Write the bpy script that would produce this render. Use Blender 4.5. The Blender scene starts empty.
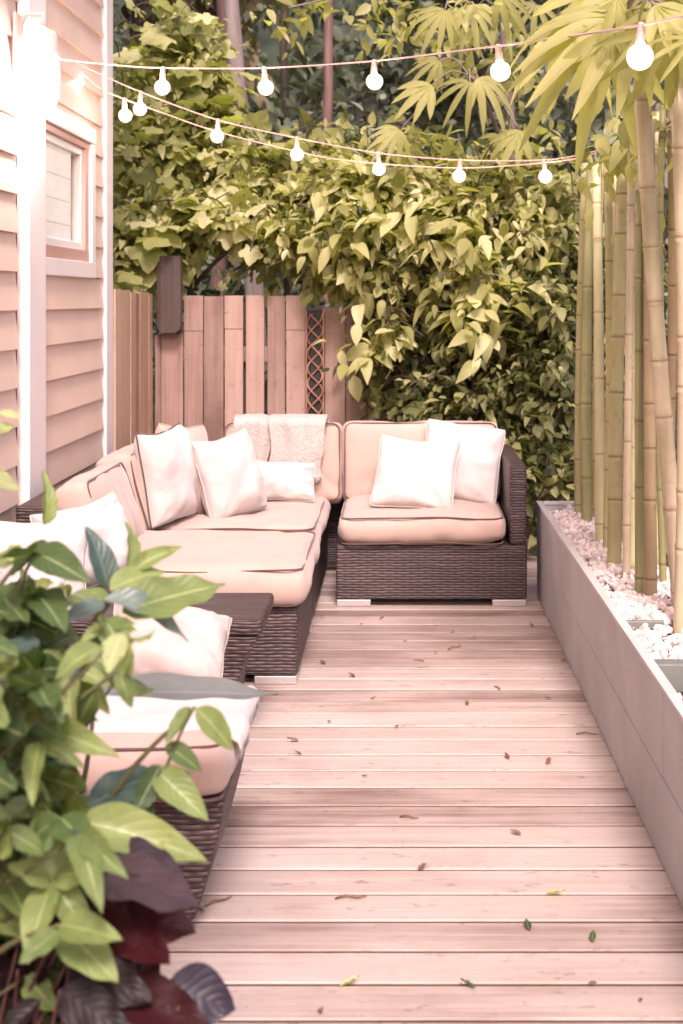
import bpy, bmesh, math, random
import numpy as np
from mathutils import Vector, Matrix, noise as mnoise

random.seed(7)
RNG = np.random.default_rng(11)
R = math.radians
SC = bpy.context.scene
COL = SC.collection

# ------------------------------------------------------------------ camera figures
F = 1340.0            # focal length in picture pixels
CX, CY = 400.0, 300.0 # where the level line of sight meets the picture
H = 1.42              # eye height

def at(px, py, Y):
    return Vector(((px - CX) * Y / F, Y, H - (py - CY) * Y / F))

# ------------------------------------------------------------------ object helpers
ORIG = {}

def tag(o, label=None, cat=None, group=None, kind=None):
    if label: o['label'] = label
    if cat: o['category'] = cat
    if group: o['group'] = group
    if kind: o['kind'] = kind
    return o

def thing(name, label, cat, loc=(0, 0, 0), group=None):
    o = bpy.data.objects.new(name, None)
    o.empty_display_size = 0.1
    COL.objects.link(o)
    o.location = loc
    ORIG[o] = Vector(loc)
    return tag(o, label, cat, group)

class MB:
    """collects geometry in world coordinates; build() links it as one mesh object"""
    def __init__(s):
        s.v = []; s.f = []; s.t = []; s.cur = 0.5
    def add(s, vs, fs, tone=None):
        b = len(s.v)
        s.v += [tuple(p) for p in vs]
        s.t += [s.cur if tone is None else tone] * len(vs)
        s.f += [tuple(b + i for i in f) for f in fs]
    def box(s, x0, x1, y0, y1, z0, z1, tone=None, M=None, taper=0.0):
        t = taper
        vs = [Vector(p) for p in ((x0+t, y0+t, z0), (x1-t, y0+t, z0), (x1-t, y1-t, z0), (x0+t, y1-t, z0),
                                  (x0, y0, z1), (x1, y0, z1), (x1, y1, z1), (x0, y1, z1))]
        if M is not None: vs = [M @ p for p in vs]
        s.add(vs, [(0, 3, 2, 1), (4, 5, 6, 7), (0, 1, 5, 4), (1, 2, 6, 5), (2, 3, 7, 6), (3, 0, 4, 7)], tone)
    def tube(s, pts, rad, seg=8, tone=None, caps=True):
        pts = [Vector(p) for p in pts]
        n = len(pts)
        rs = rad if isinstance(rad, (list, tuple)) else [rad] * n
        vs = []; up = None
        for i, p in enumerate(pts):
            d = (pts[min(i + 1, n - 1)] - pts[max(i - 1, 0)])
            if d.length < 1e-9: d = Vector((0, 0, 1))
            d.normalize()
            if up is None:
                up = d.orthogonal().normalized()
            else:
                up = (up - d * up.dot(d))
                if up.length < 1e-6: up = d.orthogonal()
                up.normalize()
            w = d.cross(up)
            for k in range(seg):
                a = 2 * math.pi * k / seg
                vs.append(p + (up * math.cos(a) + w * math.sin(a)) * rs[i])
        fs = []
        for i in range(n - 1):
            for k in range(seg):
                a = i * seg + k; b = i * seg + (k + 1) % seg
                fs.append((a, b, b + seg, a + seg))
        if caps:
            fs.append(tuple(reversed(range(seg)))); fs.append(tuple((n - 1) * seg + k for k in range(seg)))
        s.add(vs, fs, tone)
    def lathe(s, c, prof, seg=20, tone=None, M=None):
        """prof: (radius, z) list round the z axis at c"""
        c = Vector(c); vs = []; fs = []
        for r, z in prof:
            for k in range(seg):
                a = 2 * math.pi * k / seg
                p = Vector((r * math.cos(a), r * math.sin(a), z))
                if M is not None: p = M @ p
                vs.append(c + p)
        n = len(prof)
        for i in range(n - 1):
            for k in range(seg):
                a = i * seg + k; b = i * seg + (k + 1) % seg
                fs.append((a, b, b + seg, a + seg))
        fs.append(tuple(reversed(range(seg)))); fs.append(tuple((n - 1) * seg + k for k in range(seg)))
        s.add(vs, fs, tone)
    def build(s, name, mat, parent=None, loc=None, smooth=False, bevel=0.0, uv=True, subsurf=0, weld=False):
        o0 = ORIG[parent] if parent is not None else Vector(loc if loc is not None else (0, 0, 0))
        me = bpy.data.meshes.new(name)
        me.from_pydata([(p[0] - o0[0], p[1] - o0[1], p[2] - o0[2]) for p in s.v], [], s.f)
        at_ = me.attributes.new('tone', 'FLOAT', 'POINT')
        at_.data.foreach_set('value', np.array(s.t, dtype=np.float32))
        if weld:
            bm = bmesh.new(); bm.from_mesh(me)
            bmesh.ops.remove_doubles(bm, verts=bm.verts, dist=1e-5)
            bmesh.ops.recalc_face_normals(bm, faces=bm.faces)
            bm.to_mesh(me); bm.free()
        me.update()
        if uv:
            box_uv(me, o0)
        if smooth:
            me.polygons.foreach_set('use_smooth', [True] * len(me.polygons))
        me.materials.append(mat)
        o = bpy.data.objects.new(name, me)
        COL.objects.link(o)
        if parent is not None:
            o.parent = parent
        else:
            o.location = o0
        ORIG[o] = Vector(o0)
        if bevel:
            b = o.modifiers.new('edge', 'BEVEL'); b.width = bevel; b.segments = 2; b.limit_method = 'ANGLE'
        if subsurf:
            b = o.modifiers.new('smooth', 'SUBSURF'); b.levels = subsurf; b.render_levels = subsurf
        return o

def box_uv(me, o0):
    n = len(me.loops)
    uvl = me.uv_layers.new(name='UVMap')
    co = np.empty(len(me.vertices) * 3, dtype=np.float32); me.vertices.foreach_get('co', co); co = co.reshape(-1, 3)
    co = co + np.array(o0, dtype=np.float32)
    vi = np.empty(n, dtype=np.int32); me.loops.foreach_get('vertex_index', vi)
    nf = len(me.polygons)
    nr = np.empty(nf * 3, dtype=np.float32); me.polygons.foreach_get('normal', nr); nr = np.abs(nr.reshape(-1, 3))
    lt = np.empty(nf, dtype=np.int32); me.polygons.foreach_get('loop_total', lt)
    ax = np.repeat(nr.argmax(1), lt)
    p = co[vi]
    u = np.where(ax == 0, p[:, 1], p[:, 0]); v = np.where(ax == 2, p[:, 1], p[:, 2])
    uvl.data.foreach_set('uv', np.stack([u, v], 1).astype(np.float32).ravel())

# ------------------------------------------------------------------ material helpers
def srgb(r, g, b):
    f = lambda c: (c / 255 / 12.92) if c <= 10 else ((c / 255 + 0.055) / 1.055) ** 2.4
    return (f(r), f(g), f(b), 1)

class NT:
    def __init__(s, name):
        s.m = bpy.data.materials.new(name); s.m.use_nodes = True
        s.t = s.m.node_tree; s.t.nodes.clear()
        s.out = s.n('ShaderNodeOutputMaterial')
    def n(s, typ, ins=None, **kw):
        x = s.t.nodes.new(typ)
        for k, v in kw.items(): setattr(x, k, v)
        if ins:
            for k, v in ins.items(): s.set(x, k, v)
        return x
    def set(s, node, key, val):
        sock = node.inputs[key]
        if isinstance(val, bpy.types.NodeSocket): s.t.links.new(val, sock)
        elif isinstance(val, bpy.types.Node): s.t.links.new(val.outputs[0], sock)
        else: sock.default_value = val
    def math(s, op, a, b=0.0, c=None):
        x = s.n('ShaderNodeMath', operation=op); s.set(x, 0, a); s.set(x, 1, b)
        if c is not None: s.set(x, 2, c)
        return x.outputs[0]
    def mix(s, fac, a, b, blend='MIX'):
        x = s.n('ShaderNodeMix', data_type='RGBA', blend_type=blend)
        s.set(x, 0, fac); s.set(x, 6, a); s.set(x, 7, b)
        return x.outputs[2]
    def ramp(s, fac, stops, interp='LINEAR'):
        x = s.n('ShaderNodeValToRGB'); s.set(x, 0, fac)
        e = x.color_ramp.elements; x.color_ramp.interpolation = interp
        while len(e) < len(stops): e.new(0.5)
        for q, (p, c) in zip(e, stops):
            q.position = p; q.color = c
        return x.outputs[0]
    def noise(s, vec, scale, detail=4, rough=0.55, out=0):
        x = s.n('ShaderNodeTexNoise'); s.set(x, 'Vector', vec); x.inputs['Scale'].default_value = scale
        x.inputs['Detail'].default_value = detail; x.inputs['Roughness'].default_value = rough
        return x.outputs[out]
    def obj(s): return s.n('ShaderNodeTexCoord').outputs['Object']
    def pos(s): return s.n('ShaderNodeNewGeometry').outputs['Position']
    def mapv(s, vec, scale=(1, 1, 1), loc=(0, 0, 0)):
        x = s.n('ShaderNodeMapping'); s.set(x, 0, vec); x.inputs['Scale'].default_value = scale
        x.inputs['Location'].default_value = loc
        return x.outputs[0]
    def attr(s, name, out='Fac'):
        x = s.n('ShaderNodeAttribute', attribute_name=name); return x.outputs[out]
    def bump(s, h, strength=0.5, dist=0.01):
        x = s.n('ShaderNodeBump'); s.set(x, 'Height', h); x.inputs['Strength'].default_value = strength
        x.inputs['Distance'].default_value = dist
        return x.outputs[0]
    def bsdf(s, color, rough=0.6, normal=None, metal=0.0, spec=0.4, **kw):
        x = s.n('ShaderNodeBsdfPrincipled'); s.set(x, 'Base Color', color); s.set(x, 'Roughness', rough)
        x.inputs['Metallic'].default_value = metal; x.inputs['Specular IOR Level'].default_value = spec
        if normal is not None: s.set(x, 'Normal', normal)
        for k, v in kw.items(): s.set(x, k, v)
        return x
    def done(s, sh):
        s.t.links.new(sh.outputs[0] if isinstance(sh, bpy.types.Node) else sh, s.out.inputs[0])
        return s.m

def mul(c, k): return (c[0] * k, c[1] * k, c[2] * k, 1)

def mat_plain(name, c, rough=0.6, var=0.12, scale=6, metal=0.0, bump=0.15, spec=0.4):
    t = NT(name)
    nz = t.noise(t.pos(), scale, 5)
    col = t.ramp(nz, [(0.3, mul(c, 1 - var)), (0.7, mul(c, 1 + var))])
    fine = t.noise(t.pos(), scale * 25, 3)
    return t.done(t.bsdf(col, rough, t.bump(fine, bump, 0.003), metal, spec))

def mat_wood(name, cols, axis, grain=1.0, rough=0.65, rings=True, dirt=None, contrast=1.0, specks=False):
    """boards: 'tone' attribute shifts each board; grain runs along the given axis"""
    t = NT(name)
    tone = t.attr('tone')
    off = t.n('ShaderNodeCombineXYZ'); 
    k = t.math('MULTIPLY', tone, 37.0)
    for i in range(3): t.set(off, i, k)
    v = t.n('ShaderNodeVectorMath', operation='ADD'); t.set(v, 0, t.pos()); t.set(v, 1, off.outputs[0])
    sc = [28 * grain] * 3; sc[axis] = 1.3 * grain
    g = t.noise(t.mapv(v.outputs[0], sc), 1.0, 6, 0.62)
    sc2 = [95 * grain] * 3; sc2[axis] = 3.0 * grain
    g2 = t.noise(t.mapv(v.outputs[0], sc2), 1.0, 3, 0.6)
    big = t.noise(v.outputs[0], 1.7, 4)
    f = t.math('ADD', t.math('MULTIPLY', g, 0.55), t.math('MULTIPLY', g2, 0.3))
    f = t.math('ADD', f, t.math('MULTIPLY', t.math('SUBTRACT', tone, 0.5), 0.35))
    f = t.math('ADD', f, t.math('MULTIPLY', t.math('SUBTRACT', big, 0.5), 0.5))
    f = t.math('ADD', t.math('MULTIPLY', t.math('SUBTRACT', f, 0.44), contrast), 0.44)
    col = t.ramp(f, [(0.15, cols[0]), (0.42, cols[1]), (0.72, cols[2])])
    # knots
    vo = t.n('ShaderNodeTexVoronoi'); scv = [4.2] * 3; scv[axis] = 1.9
    t.set(vo, 'Vector', t.mapv(v.outputs[0], scv)); vo.inputs['Scale'].default_value = 1.0
    kn = t.ramp(vo.outputs['Distance'], [(0.03, (1, 1, 1, 1)), (0.075, (0, 0, 0, 1))])
    col = t.mix(t.math('MULTIPLY', kn, 0.55), col, mul(cols[0], 0.55))
    if dirt is not None:
        dn = t.noise(t.pos(), 2.3, 6, 0.7)
        dm = t.ramp(dn, [(0.52, (0, 0, 0, 1)), (0.75, (1, 1, 1, 1))])
        col = t.mix(t.math('MULTIPLY', dm, 0.45), col, dirt)
    if specks:
        sp = t.noise(t.mapv(v.outputs[0], (14, 34, 34)), 1.0, 4, 0.75)
        sm = t.ramp(sp, [(0.60, (0, 0, 0, 1)), (0.68, (1, 1, 1, 1))])
        col = t.mix(t.math('MULTIPLY', sm, 0.65), col, mul(cols[0], 0.7))
        wn = t.noise(t.mapv(t.pos(), (0.9, 2.2, 1)), 1.0, 5, 0.65)
        wm = t.ramp(wn, [(0.40, (0, 0, 0, 1)), (0.62, (1, 1, 1, 1))])
        col = t.mix(t.math('MULTIPLY', wm, 0.35), col, mul(cols[2], 1.0))
        st = t.noise(t.mapv(t.pos(), (2.5, 9, 1)), 1.0, 6, 0.7)
        stm = t.ramp(st, [(0.56, (0, 0, 0, 1)), (0.70, (1, 1, 1, 1))])
        col = t.mix(t.math('MULTIPLY', stm, 0.3), col, cols[0])
    return t.done(t.bsdf(col, rough, t.bump(t.math('ADD', g2, g), 0.3, 0.004), spec=0.3))

def mat_fabric(name, c, weave=1.0, var=0.06, rough=0.85, knit=False):
    t = NT(name)
    p = t.obj()
    nz = t.noise(p, 5, 4)
    col = t.ramp(nz, [(0.3, mul(c, 1 - var)), (0.7, mul(c, 1 + var * 0.6))])
    th = t.noise(p, 420 * weave, 2)
    if knit:
        vo = t.n('ShaderNodeTexVoronoi'); t.set(vo, 'Vector', p); vo.inputs['Scale'].default_value = 95
        th = vo.outputs['Distance']
        col = t.mix(t.ramp(th, [(0.25, (0, 0, 0, 1)), (0.75, (1, 1, 1, 1))]), col, mul(c, 0.80))
    big = t.noise(p, 16, 3)
    h = t.math('ADD', t.math('MULTIPLY', th, 0.4 if not knit else -1.2), t.math('MULTIPLY', big, 0.9))
    s = t.bsdf(col, rough, t.bump(h, 0.35, 0.006 if not knit else 0.008), spec=0.2)
    s.inputs['Sheen Weight'].default_value = 0.25
    return t.done(s)

def mat_wicker(name, dark, mid, light, row=0.0125, stake=0.034):
    t = NT(name)
    uv = t.n('ShaderNodeUVMap').outputs[0]
    sx = t.n('ShaderNodeSeparateXYZ'); t.set(sx, 0, uv)
    wob = t.math('MULTIPLY', t.math('SUBTRACT', t.noise(uv, 9, 2), 0.5), 0.012)
    v = t.math('DIVIDE', t.math('ADD', sx.outputs[1], wob), row)
    u = t.math('DIVIDE', sx.outputs[0], stake)
    fr = t.math('FLOOR', v)
    cross = t.math('ABSOLUTE', t.math('SINE', t.math('MULTIPLY', v, math.pi)))
    cross = t.math('POWER', cross, 0.6)
    ph = t.math('MULTIPLY', t.math('ADD', u, fr), math.pi)
    ov = t.math('ADD', t.math('MULTIPLY', t.math('SINE', ph), 0.5), 0.5)
    h = t.math('MULTIPLY', cross, t.math('ADD', t.math('MULTIPLY', ov, 0.65), 0.35))
    cmb = t.n('ShaderNodeCombineXYZ'); t.set(cmb, 0, t.math('MULTIPLY', sx.outputs[0], 1.6)); t.set(cmb, 1, t.math('MULTIPLY', fr, 3.7))
    rowv = t.noise(cmb.outputs[0], 1.0, 3, 0.7)
    col = t.ramp(rowv, [(0.3, dark), (0.5, mid), (0.72, light)])
    fib = t.noise(t.mapv(uv, (60, 900, 1)), 1.0, 2)
    col = t.mix(t.math('MULTIPLY', fib, 0.35), col, light)
    col = t.mix(t.ramp(h, [(0.12, (0.9, 0.9, 0.9, 1)), (0.5, (0, 0, 0, 1))]), col, mul(dark, 0.35))
    return t.done(t.bsdf(col, 0.5, t.bump(h, 0.9, 0.006), spec=0.45))

def mat_leaf(name, cols, trans=0.35, rough=0.5, veins=False, spec=0.35, vein_col=None, speck=0.12, tcol=(1.3, 1.45, 0.5)):
    t = NT(name)
    tone = t.attr('tone')
    n = len(cols)
    col = t.ramp(tone, [((i + 0.0) / max(1, n - 1), c) for i, c in enumerate(cols)])
    nz = t.noise(t.obj(), 30 if veins else 14, 3)
    col = t.mix(t.math('MULTIPLY', nz, speck * 2), col, mul(cols[0], 0.6))
    nrm = None
    if veins:
        lu = t.attr('leafuv', 'Vector')
        s = t.n('ShaderNodeSeparateXYZ'); t.set(s, 0, lu)
        av = t.math('ABSOLUTE', s.outputs[1])
        mid = t.ramp(av, [(0.015, (1, 1, 1, 1)), (0.06, (0, 0, 0, 1))])
        w = t.math('SUBTRACT', t.math('MULTIPLY', s.outputs[0], 7.0), t.math('MULTIPLY', av, 2.6))
        side = t.math('POWER', t.math('ABSOLUTE', t.math('SINE', t.math('MULTIPLY', w, math.pi))), 0.35)
        sv = t.ramp(side, [(0.25, (1, 1, 1, 1)), (0.6, (0, 0, 0, 1))])
        vc = vein_col or mul(cols[-1], 1.5)
        vm = t.math('MAXIMUM', t.math('MULTIPLY', mid, 0.45), t.math('MULTIPLY', sv, 0.13))
        col = t.mix(vm, col, vc)
        bl = t.noise(t.obj(), 9, 4, 0.6)
        col = t.mix(t.math('MULTIPLY', t.ramp(bl, [(0.48, (0, 0, 0, 1)), (0.66, (1, 1, 1, 1))]), 0.5), col, mul(cols[1], 0.75))
        br = t.noise(t.obj(), 34, 3, 0.6)
        col = t.mix(t.math('MULTIPLY', t.ramp(br, [(0.66, (0, 0, 0, 1)), (0.72, (1, 1, 1, 1))]), 0.55), col, (0.16, 0.085, 0.04, 1))
        nrm = t.bump(t.math('ADD', side, t.math('MULTIPLY', nz, 0.8)), 0.28, 0.004)
    a = t.bsdf(col, rough, nrm, spec=spec)
    b = t.n('ShaderNodeBsdfTranslucent')
    tc = t.mix(1.0, col, (tcol[0], tcol[1], tcol[2], 1), 'MULTIPLY')
    t.set(b, 'Color', tc)
    m = t.n('ShaderNodeMixShader'); m.inputs[0].default_value = trans
    t.set(m, 1, a); t.set(m, 2, b)
    return t.done(m)

def mat_emit(name, c, strength):
    t = NT(name)
    e = t.n('ShaderNodeEmission'); e.inputs[0].default_value = c; e.inputs[1].default_value = strength
    return t.done(e)

# ------------------------------------------------------------------ palette
M = {}
M['deck'] = mat_wood('weathered_decking', [(0.17, 0.105, 0.088, 1), (0.40, 0.308, 0.272, 1), (0.52, 0.425, 0.39, 1)], 0,
                     dirt=(0.28, 0.18, 0.155, 1), contrast=1.1, specks=True)
M['deck_edge'] = mat_wood('gap_shade_board_edge', [(0.05, 0.028, 0.024, 1), (0.10, 0.06, 0.05, 1), (0.15, 0.09, 0.08, 1)], 0)  # shade of the gaps, painted into the colour of the board sides
M['fence'] = mat_wood('cedar_fence', [(0.12, 0.065, 0.055, 1), (0.29, 0.18, 0.15, 1), (0.42, 0.285, 0.245, 1)], 2, grain=0.8, contrast=1.2, specks=True)
M['fence_side'] = mat_wood('cedar_side', [(0.24, 0.125, 0.085, 1), (0.44, 0.28, 0.20, 1), (0.60, 0.42, 0.31, 1)], 2, grain=0.8, specks=True)
M['dark_post'] = mat_wood('dark_post_wood', [(0.03, 0.02, 0.02, 1), (0.07, 0.045, 0.042, 1), (0.13, 0.09, 0.08, 1)], 2)
M['siding'] = mat_plain('siding_paint', (0.71, 0.53, 0.45, 1), 0.55, 0.05, 3, bump=0.12)
M['trim'] = mat_plain('trim_paint', (0.82, 0.73, 0.715, 1), 0.5, 0.03, 4, bump=0.1)
M['sash'] = mat_plain('sash_brown', (0.52, 0.32, 0.275, 1), 0.5, 0.06, 4)
M['vinyl'] = mat_plain('white_vinyl', (0.82, 0.78, 0.77, 1), 0.35, 0.02, 4, bump=0.03)
M['curtain'] = mat_fabric('curtain_cloth', (0.60, 0.45, 0.40, 1))
M['blind'] = mat_fabric('blind_cloth', (0.93, 0.91, 0.90, 1))
M['inside'] = mat_plain('room_wall', (0.4, 0.33, 0.3, 1), 0.8)
M['planter'] = mat_plain('grey_composite', (0.42, 0.395, 0.39, 1), 0.6, 0.2, 2.2, bump=0.3)
M['cap'] = mat_plain('grey_cap', (0.52, 0.475, 0.46, 1), 0.55, 0.06, 5)
M['divider'] = mat_plain('green_grey_metal', (0.19, 0.20, 0.18, 1), 0.45, 0.1, 8, metal=0.2)
M['wicker'] = mat_wicker('dark_wicker', (0.022, 0.012, 0.012, 1), (0.058, 0.033, 0.032, 1), (0.15, 0.094, 0.09, 1))
M['foot'] = mat_plain('silver_foot', (0.55, 0.50, 0.49, 1), 0.4, 0.06, 12, metal=0.5)
M['cushion'] = mat_fabric('tan_cushion', (0.47, 0.335, 0.29, 1))
M['piping'] = mat_fabric('brown_piping', (0.12, 0.065, 0.055, 1))
M['white'] = mat_fabric('white_cotton', (0.52, 0.465, 0.45, 1))
M['linen'] = mat_fabric('pink_linen', (0.50, 0.41, 0.385, 1))
M['throw'] = mat_fabric('knit_throw', (0.50, 0.42, 0.395, 1), knit=True, var=0.1)
M['black'] = mat_plain('black_rubber', (0.03, 0.025, 0.025, 1), 0.5)
M['cable'] = mat_plain('pinkish_cable', (0.60, 0.40, 0.36, 1), 0.5)
M['socket'] = mat_plain('socket_plastic', (0.55, 0.38, 0.34, 1), 0.5)
M['bulb'] = mat_emit('lit_bulb', (1.0, 0.80, 0.66, 1), 40)
def frosted():
    t = NT('frosted_bulb_glass')
    e = t.n('ShaderNodeEmission'); e.inputs[0].default_value = (1.0, 0.72, 0.62, 1); e.inputs[1].default_value = 1.5
    tr = t.n('ShaderNodeBsdfTransparent'); tr.inputs[0].default_value = (1, 0.97, 0.95, 1)
    m = t.n('ShaderNodeMixShader'); m.inputs[0].default_value = 0.42; t.set(m, 1, tr); t.set(m, 2, e)
    return t.done(m)
M['bulb_glass'] = frosted()
M['lamp_glass'] = mat_emit('lit_lantern_glass', (1.0, 0.86, 0.77, 1), 45)
M['lamp_metal'] = mat_plain('lantern_metal', (0.72, 0.58, 0.54, 1), 0.45, 0.06)
M['soil'] = mat_plain('dark_soil', (0.035, 0.024, 0.02, 1), 0.9, 0.4, 30, bump=0.8)
M['ground'] = mat_plain('leaf_litter_ground', (0.07, 0.055, 0.035, 1), 0.95, 0.4, 2, bump=0.6)
M['hill'] = mat_plain('wooded_slope', (0.028, 0.036, 0.022, 1), 0.95, 0.5, 1.2, bump=0.8)
M['bark_grey'] = mat_wood('grey_bark', [(0.10, 0.075, 0.07, 1), (0.22, 0.17, 0.16, 1), (0.36, 0.29, 0.28, 1)], 2, grain=0.6)
M['bark_red'] = mat_wood('red_bark', [(0.06, 0.032, 0.028, 1), (0.15, 0.085, 0.075, 1), (0.28, 0.175, 0.155, 1)], 2, grain=0.6)
M['bark_dark'] = mat_wood('dark_bark', [(0.03, 0.02, 0.018, 1), (0.07, 0.05, 0.04, 1), (0.13, 0.095, 0.08, 1)], 2, grain=0.6)
M['stem'] = mat_plain('green_stem', (0.11, 0.10, 0.045, 1), 0.6, 0.2, 20)
M['stem_dark'] = mat_plain('dark_stem', (0.08, 0.03, 0.03, 1), 0.6, 0.2, 20)

def stones_mat():
    t = NT('white_gravel')
    tone = t.attr('tone')
    col = t.ramp(tone, [(0.0, (0.42, 0.30, 0.27, 1)), (0.35, (0.66, 0.54, 0.50, 1)), (1.0, (0.84, 0.76, 0.73, 1))])
    nz = t.noise(t.pos(), 60, 4)
    col = t.mix(t.math('MULTIPLY', nz, 0.35), col, (0.5, 0.36, 0.32, 1))
    return t.done(t.bsdf(col, 0.75, t.bump(nz, 0.4, 0.004)))
M['stones'] = stones_mat()

def bamboo_mat(name, a, b, ring):
    t = NT(name)
    nz = t.noise(t.mapv(t.obj(), (9, 9, 0.9)), 1.5, 5)
    col = t.ramp(nz, [(0.3, a), (0.7, b)])
    st = t.noise(t.mapv(t.obj(), (140, 140, 4)), 1.0, 3)
    col = t.mix(t.math('MULTIPLY', st, 0.3), col, mul(a, 0.7))
    gm = t.noise(t.mapv(t.obj(), (5, 5, 1.6)), 1.0, 4, 0.6)
    col = t.mix(t.math('MULTIPLY', t.ramp(gm, [(0.45, (0, 0, 0, 1)), (0.62, (1, 1, 1, 1))]), 0.65), col, (0.27, 0.25, 0.11, 1))
    sp = t.noise(t.obj(), 26, 5, 0.7)
    col = t.mix(t.math('MULTIPLY', t.ramp(sp, [(0.58, (0, 0, 0, 1)), (0.7, (1, 1, 1, 1))]), 0.5), col, mul(ring, 1.4))
    col = t.mix(t.ramp(t.attr('tone'), [(0.55, (0, 0, 0, 1)), (0.95, (0.65, 0.65, 0.65, 1))]), col, ring)
    return t.done(t.bsdf(col, 0.42, t.bump(st, 0.15, 0.002), spec=0.4))
M['bamboo_tan'] = bamboo_mat('bamboo_tan', (0.30, 0.27, 0.115, 1), (0.47, 0.415, 0.22, 1), (0.16, 0.09, 0.055, 1))
M['bamboo_pale'] = bamboo_mat('bamboo_pale', (0.43, 0.40, 0.20, 1), (0.62, 0.56, 0.35, 1), (0.28, 0.18, 0.11, 1))
M['bamboo_green'] = bamboo_mat('bamboo_green', (0.19, 0.19, 0.075, 1), (0.37, 0.335, 0.16, 1), (0.12, 0.085, 0.045, 1))
M['bamboo_brown'] = bamboo_mat('bamboo_brown', (0.24, 0.165, 0.09, 1), (0.38, 0.28, 0.17, 1), (0.12, 0.06, 0.04, 1))
M['bamboo_pink'] = bamboo_mat('bamboo_pink', (0.47, 0.38, 0.25, 1), (0.64, 0.53, 0.40, 1), (0.28, 0.17, 0.11, 1))

M['vine_leaf'] = mat_leaf('yellow_vine_leaf', [(0.12, 0.135, 0.05, 1), (0.33, 0.33, 0.12, 1), (0.52, 0.50, 0.22, 1), (0.70, 0.66, 0.40, 1)], 0.45)
M['hedge_leaf'] = mat_leaf('shrub_leaf', [(0.05, 0.058, 0.024, 1), (0.18, 0.185, 0.07, 1), (0.46, 0.44, 0.22, 1)], 0.42)
M['shrub_yellow'] = mat_leaf('golden_leaf', [(0.12, 0.125, 0.045, 1), (0.36, 0.345, 0.13, 1), (0.56, 0.53, 0.26, 1), (0.72, 0.68, 0.42, 1)], 0.45)
M['forest_leaf'] = mat_leaf('forest_leaf', [(0.06, 0.07, 0.05, 1), (0.20, 0.22, 0.155, 1), (0.40, 0.41, 0.32, 1)], 0.3)
M['forest_brown'] = mat_leaf('autumn_leaf', [(0.08, 0.065, 0.035, 1), (0.19, 0.15, 0.08, 1), (0.32, 0.27, 0.14, 1)], 0.3)
M['palm_leaf'] = mat_leaf('fan_leaf', [(0.26, 0.25, 0.09, 1), (0.48, 0.45, 0.20, 1), (0.66, 0.61, 0.35, 1)], 0.55)
M['near_leaf'] = mat_leaf('near_green_leaf', [(0.03, 0.06, 0.03, 1), (0.11, 0.165, 0.055, 1), (0.27, 0.33, 0.11, 1), (0.52, 0.56, 0.29, 1)], 0.3, veins=True, rough=0.42)
M['blue_leaf'] = mat_leaf('blue_green_leaf', [(0.03, 0.06, 0.05, 1), (0.10, 0.15, 0.13, 1), (0.26, 0.31, 0.27, 1)], 0.15, veins=True, rough=0.35)
M['burgundy_leaf'] = mat_leaf('burgundy_leaf', [(0.005, 0.003, 0.003, 1), (0.015, 0.004, 0.005, 1), (0.06, 0.007, 0.010, 1), (0.07, 0.03, 0.036, 1)], 0.15,
                              veins=True, rough=0.5, vein_col=(0.05, 0.02, 0.025, 1), tcol=(1.5, 0.4, 0.4))
M['purple_leaf'] = mat_leaf('purple_leaf', [(0.014, 0.010, 0.02, 1), (0.026, 0.020, 0.033, 1), (0.075, 0.046, 0.048, 1)], 0.1,
                            veins=True, rough=0.42, vein_col=(0.03, 0.016, 0.03, 1), tcol=(1.2, 0.6, 0.8))
M['grey_leaf'] = mat_leaf('silver_leaf', [(0.09, 0.095, 0.09, 1), (0.17, 0.175, 0.165, 1), (0.28, 0.28, 0.26, 1)], 0.1, veins=True, rough=0.4)
M['dry_leaf'] = mat_leaf('dry_leaf', [(0.12, 0.055, 0.035, 1), (0.22, 0.11, 0.07, 1), (0.36, 0.21, 0.12, 1)], 0.1)
M['copper'] = mat_plain('copper_rod', (0.42, 0.22, 0.16, 1), 0.4, 0.1, 20, metal=0.4)

# ------------------------------------------------------------------ leaves
def t_ovate(nl=5, w=0.5, fold=0.25, droop=0.25, tip=1.0, shape=0.75):
    """leaf along +x, width y, normal z"""
    V = []; Fc = []; U = []
    for i in range(nl + 1):
        s = i / nl
        ww = w * 0.5 * (math.sin(math.pi * min(1, s ** shape * 1.0)) ** 0.85) + 0.008
        if i in (0,): ww = 0.012
        if i == nl: ww = 0.004
        z = -droop * s * s
        for q in (-1, 0, 1):
            V.append((s, q * ww, z + abs(q) * ww * fold)); U.append((s, q, 0))
    for i in range(nl):
        for j in (0, 1):
            a = i * 3 + j
            Fc.append((a, a + 3, a + 4, a + 1))
    return np.array(V), np.array(Fc), np.array(U, dtype=float)

def t_near(nl=12, w=0.48, fold=0.35, droop=0.3, shape=0.72, wave=0.02, nw=6):
    V = []; Fc = []; U = []
    for i in range(nl + 1):
        s = i / nl
        ww = w * 0.5 * (math.sin(math.pi * s ** shape) ** 0.8 if 0 < s < 1 else 0) + 0.004
        for j in range(nw + 1):
            q = -1 + 2 * j / nw
            z = -droop * s * s + abs(q) ** 1.3 * ww * fold + wave * math.sin(s * 17 + q * 2) * abs(q) * (0.3 + s)
            V.append((s, q * ww, z)); U.append((s, q, 0))
    m = nw + 1
    for i in range(nl):
        for j in range(nw):
            a = i * m + j
            Fc.append((a, a + m, a + m + 1, a + 1))
    return np.array(V), np.array(Fc), np.array(U, dtype=float)

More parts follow.
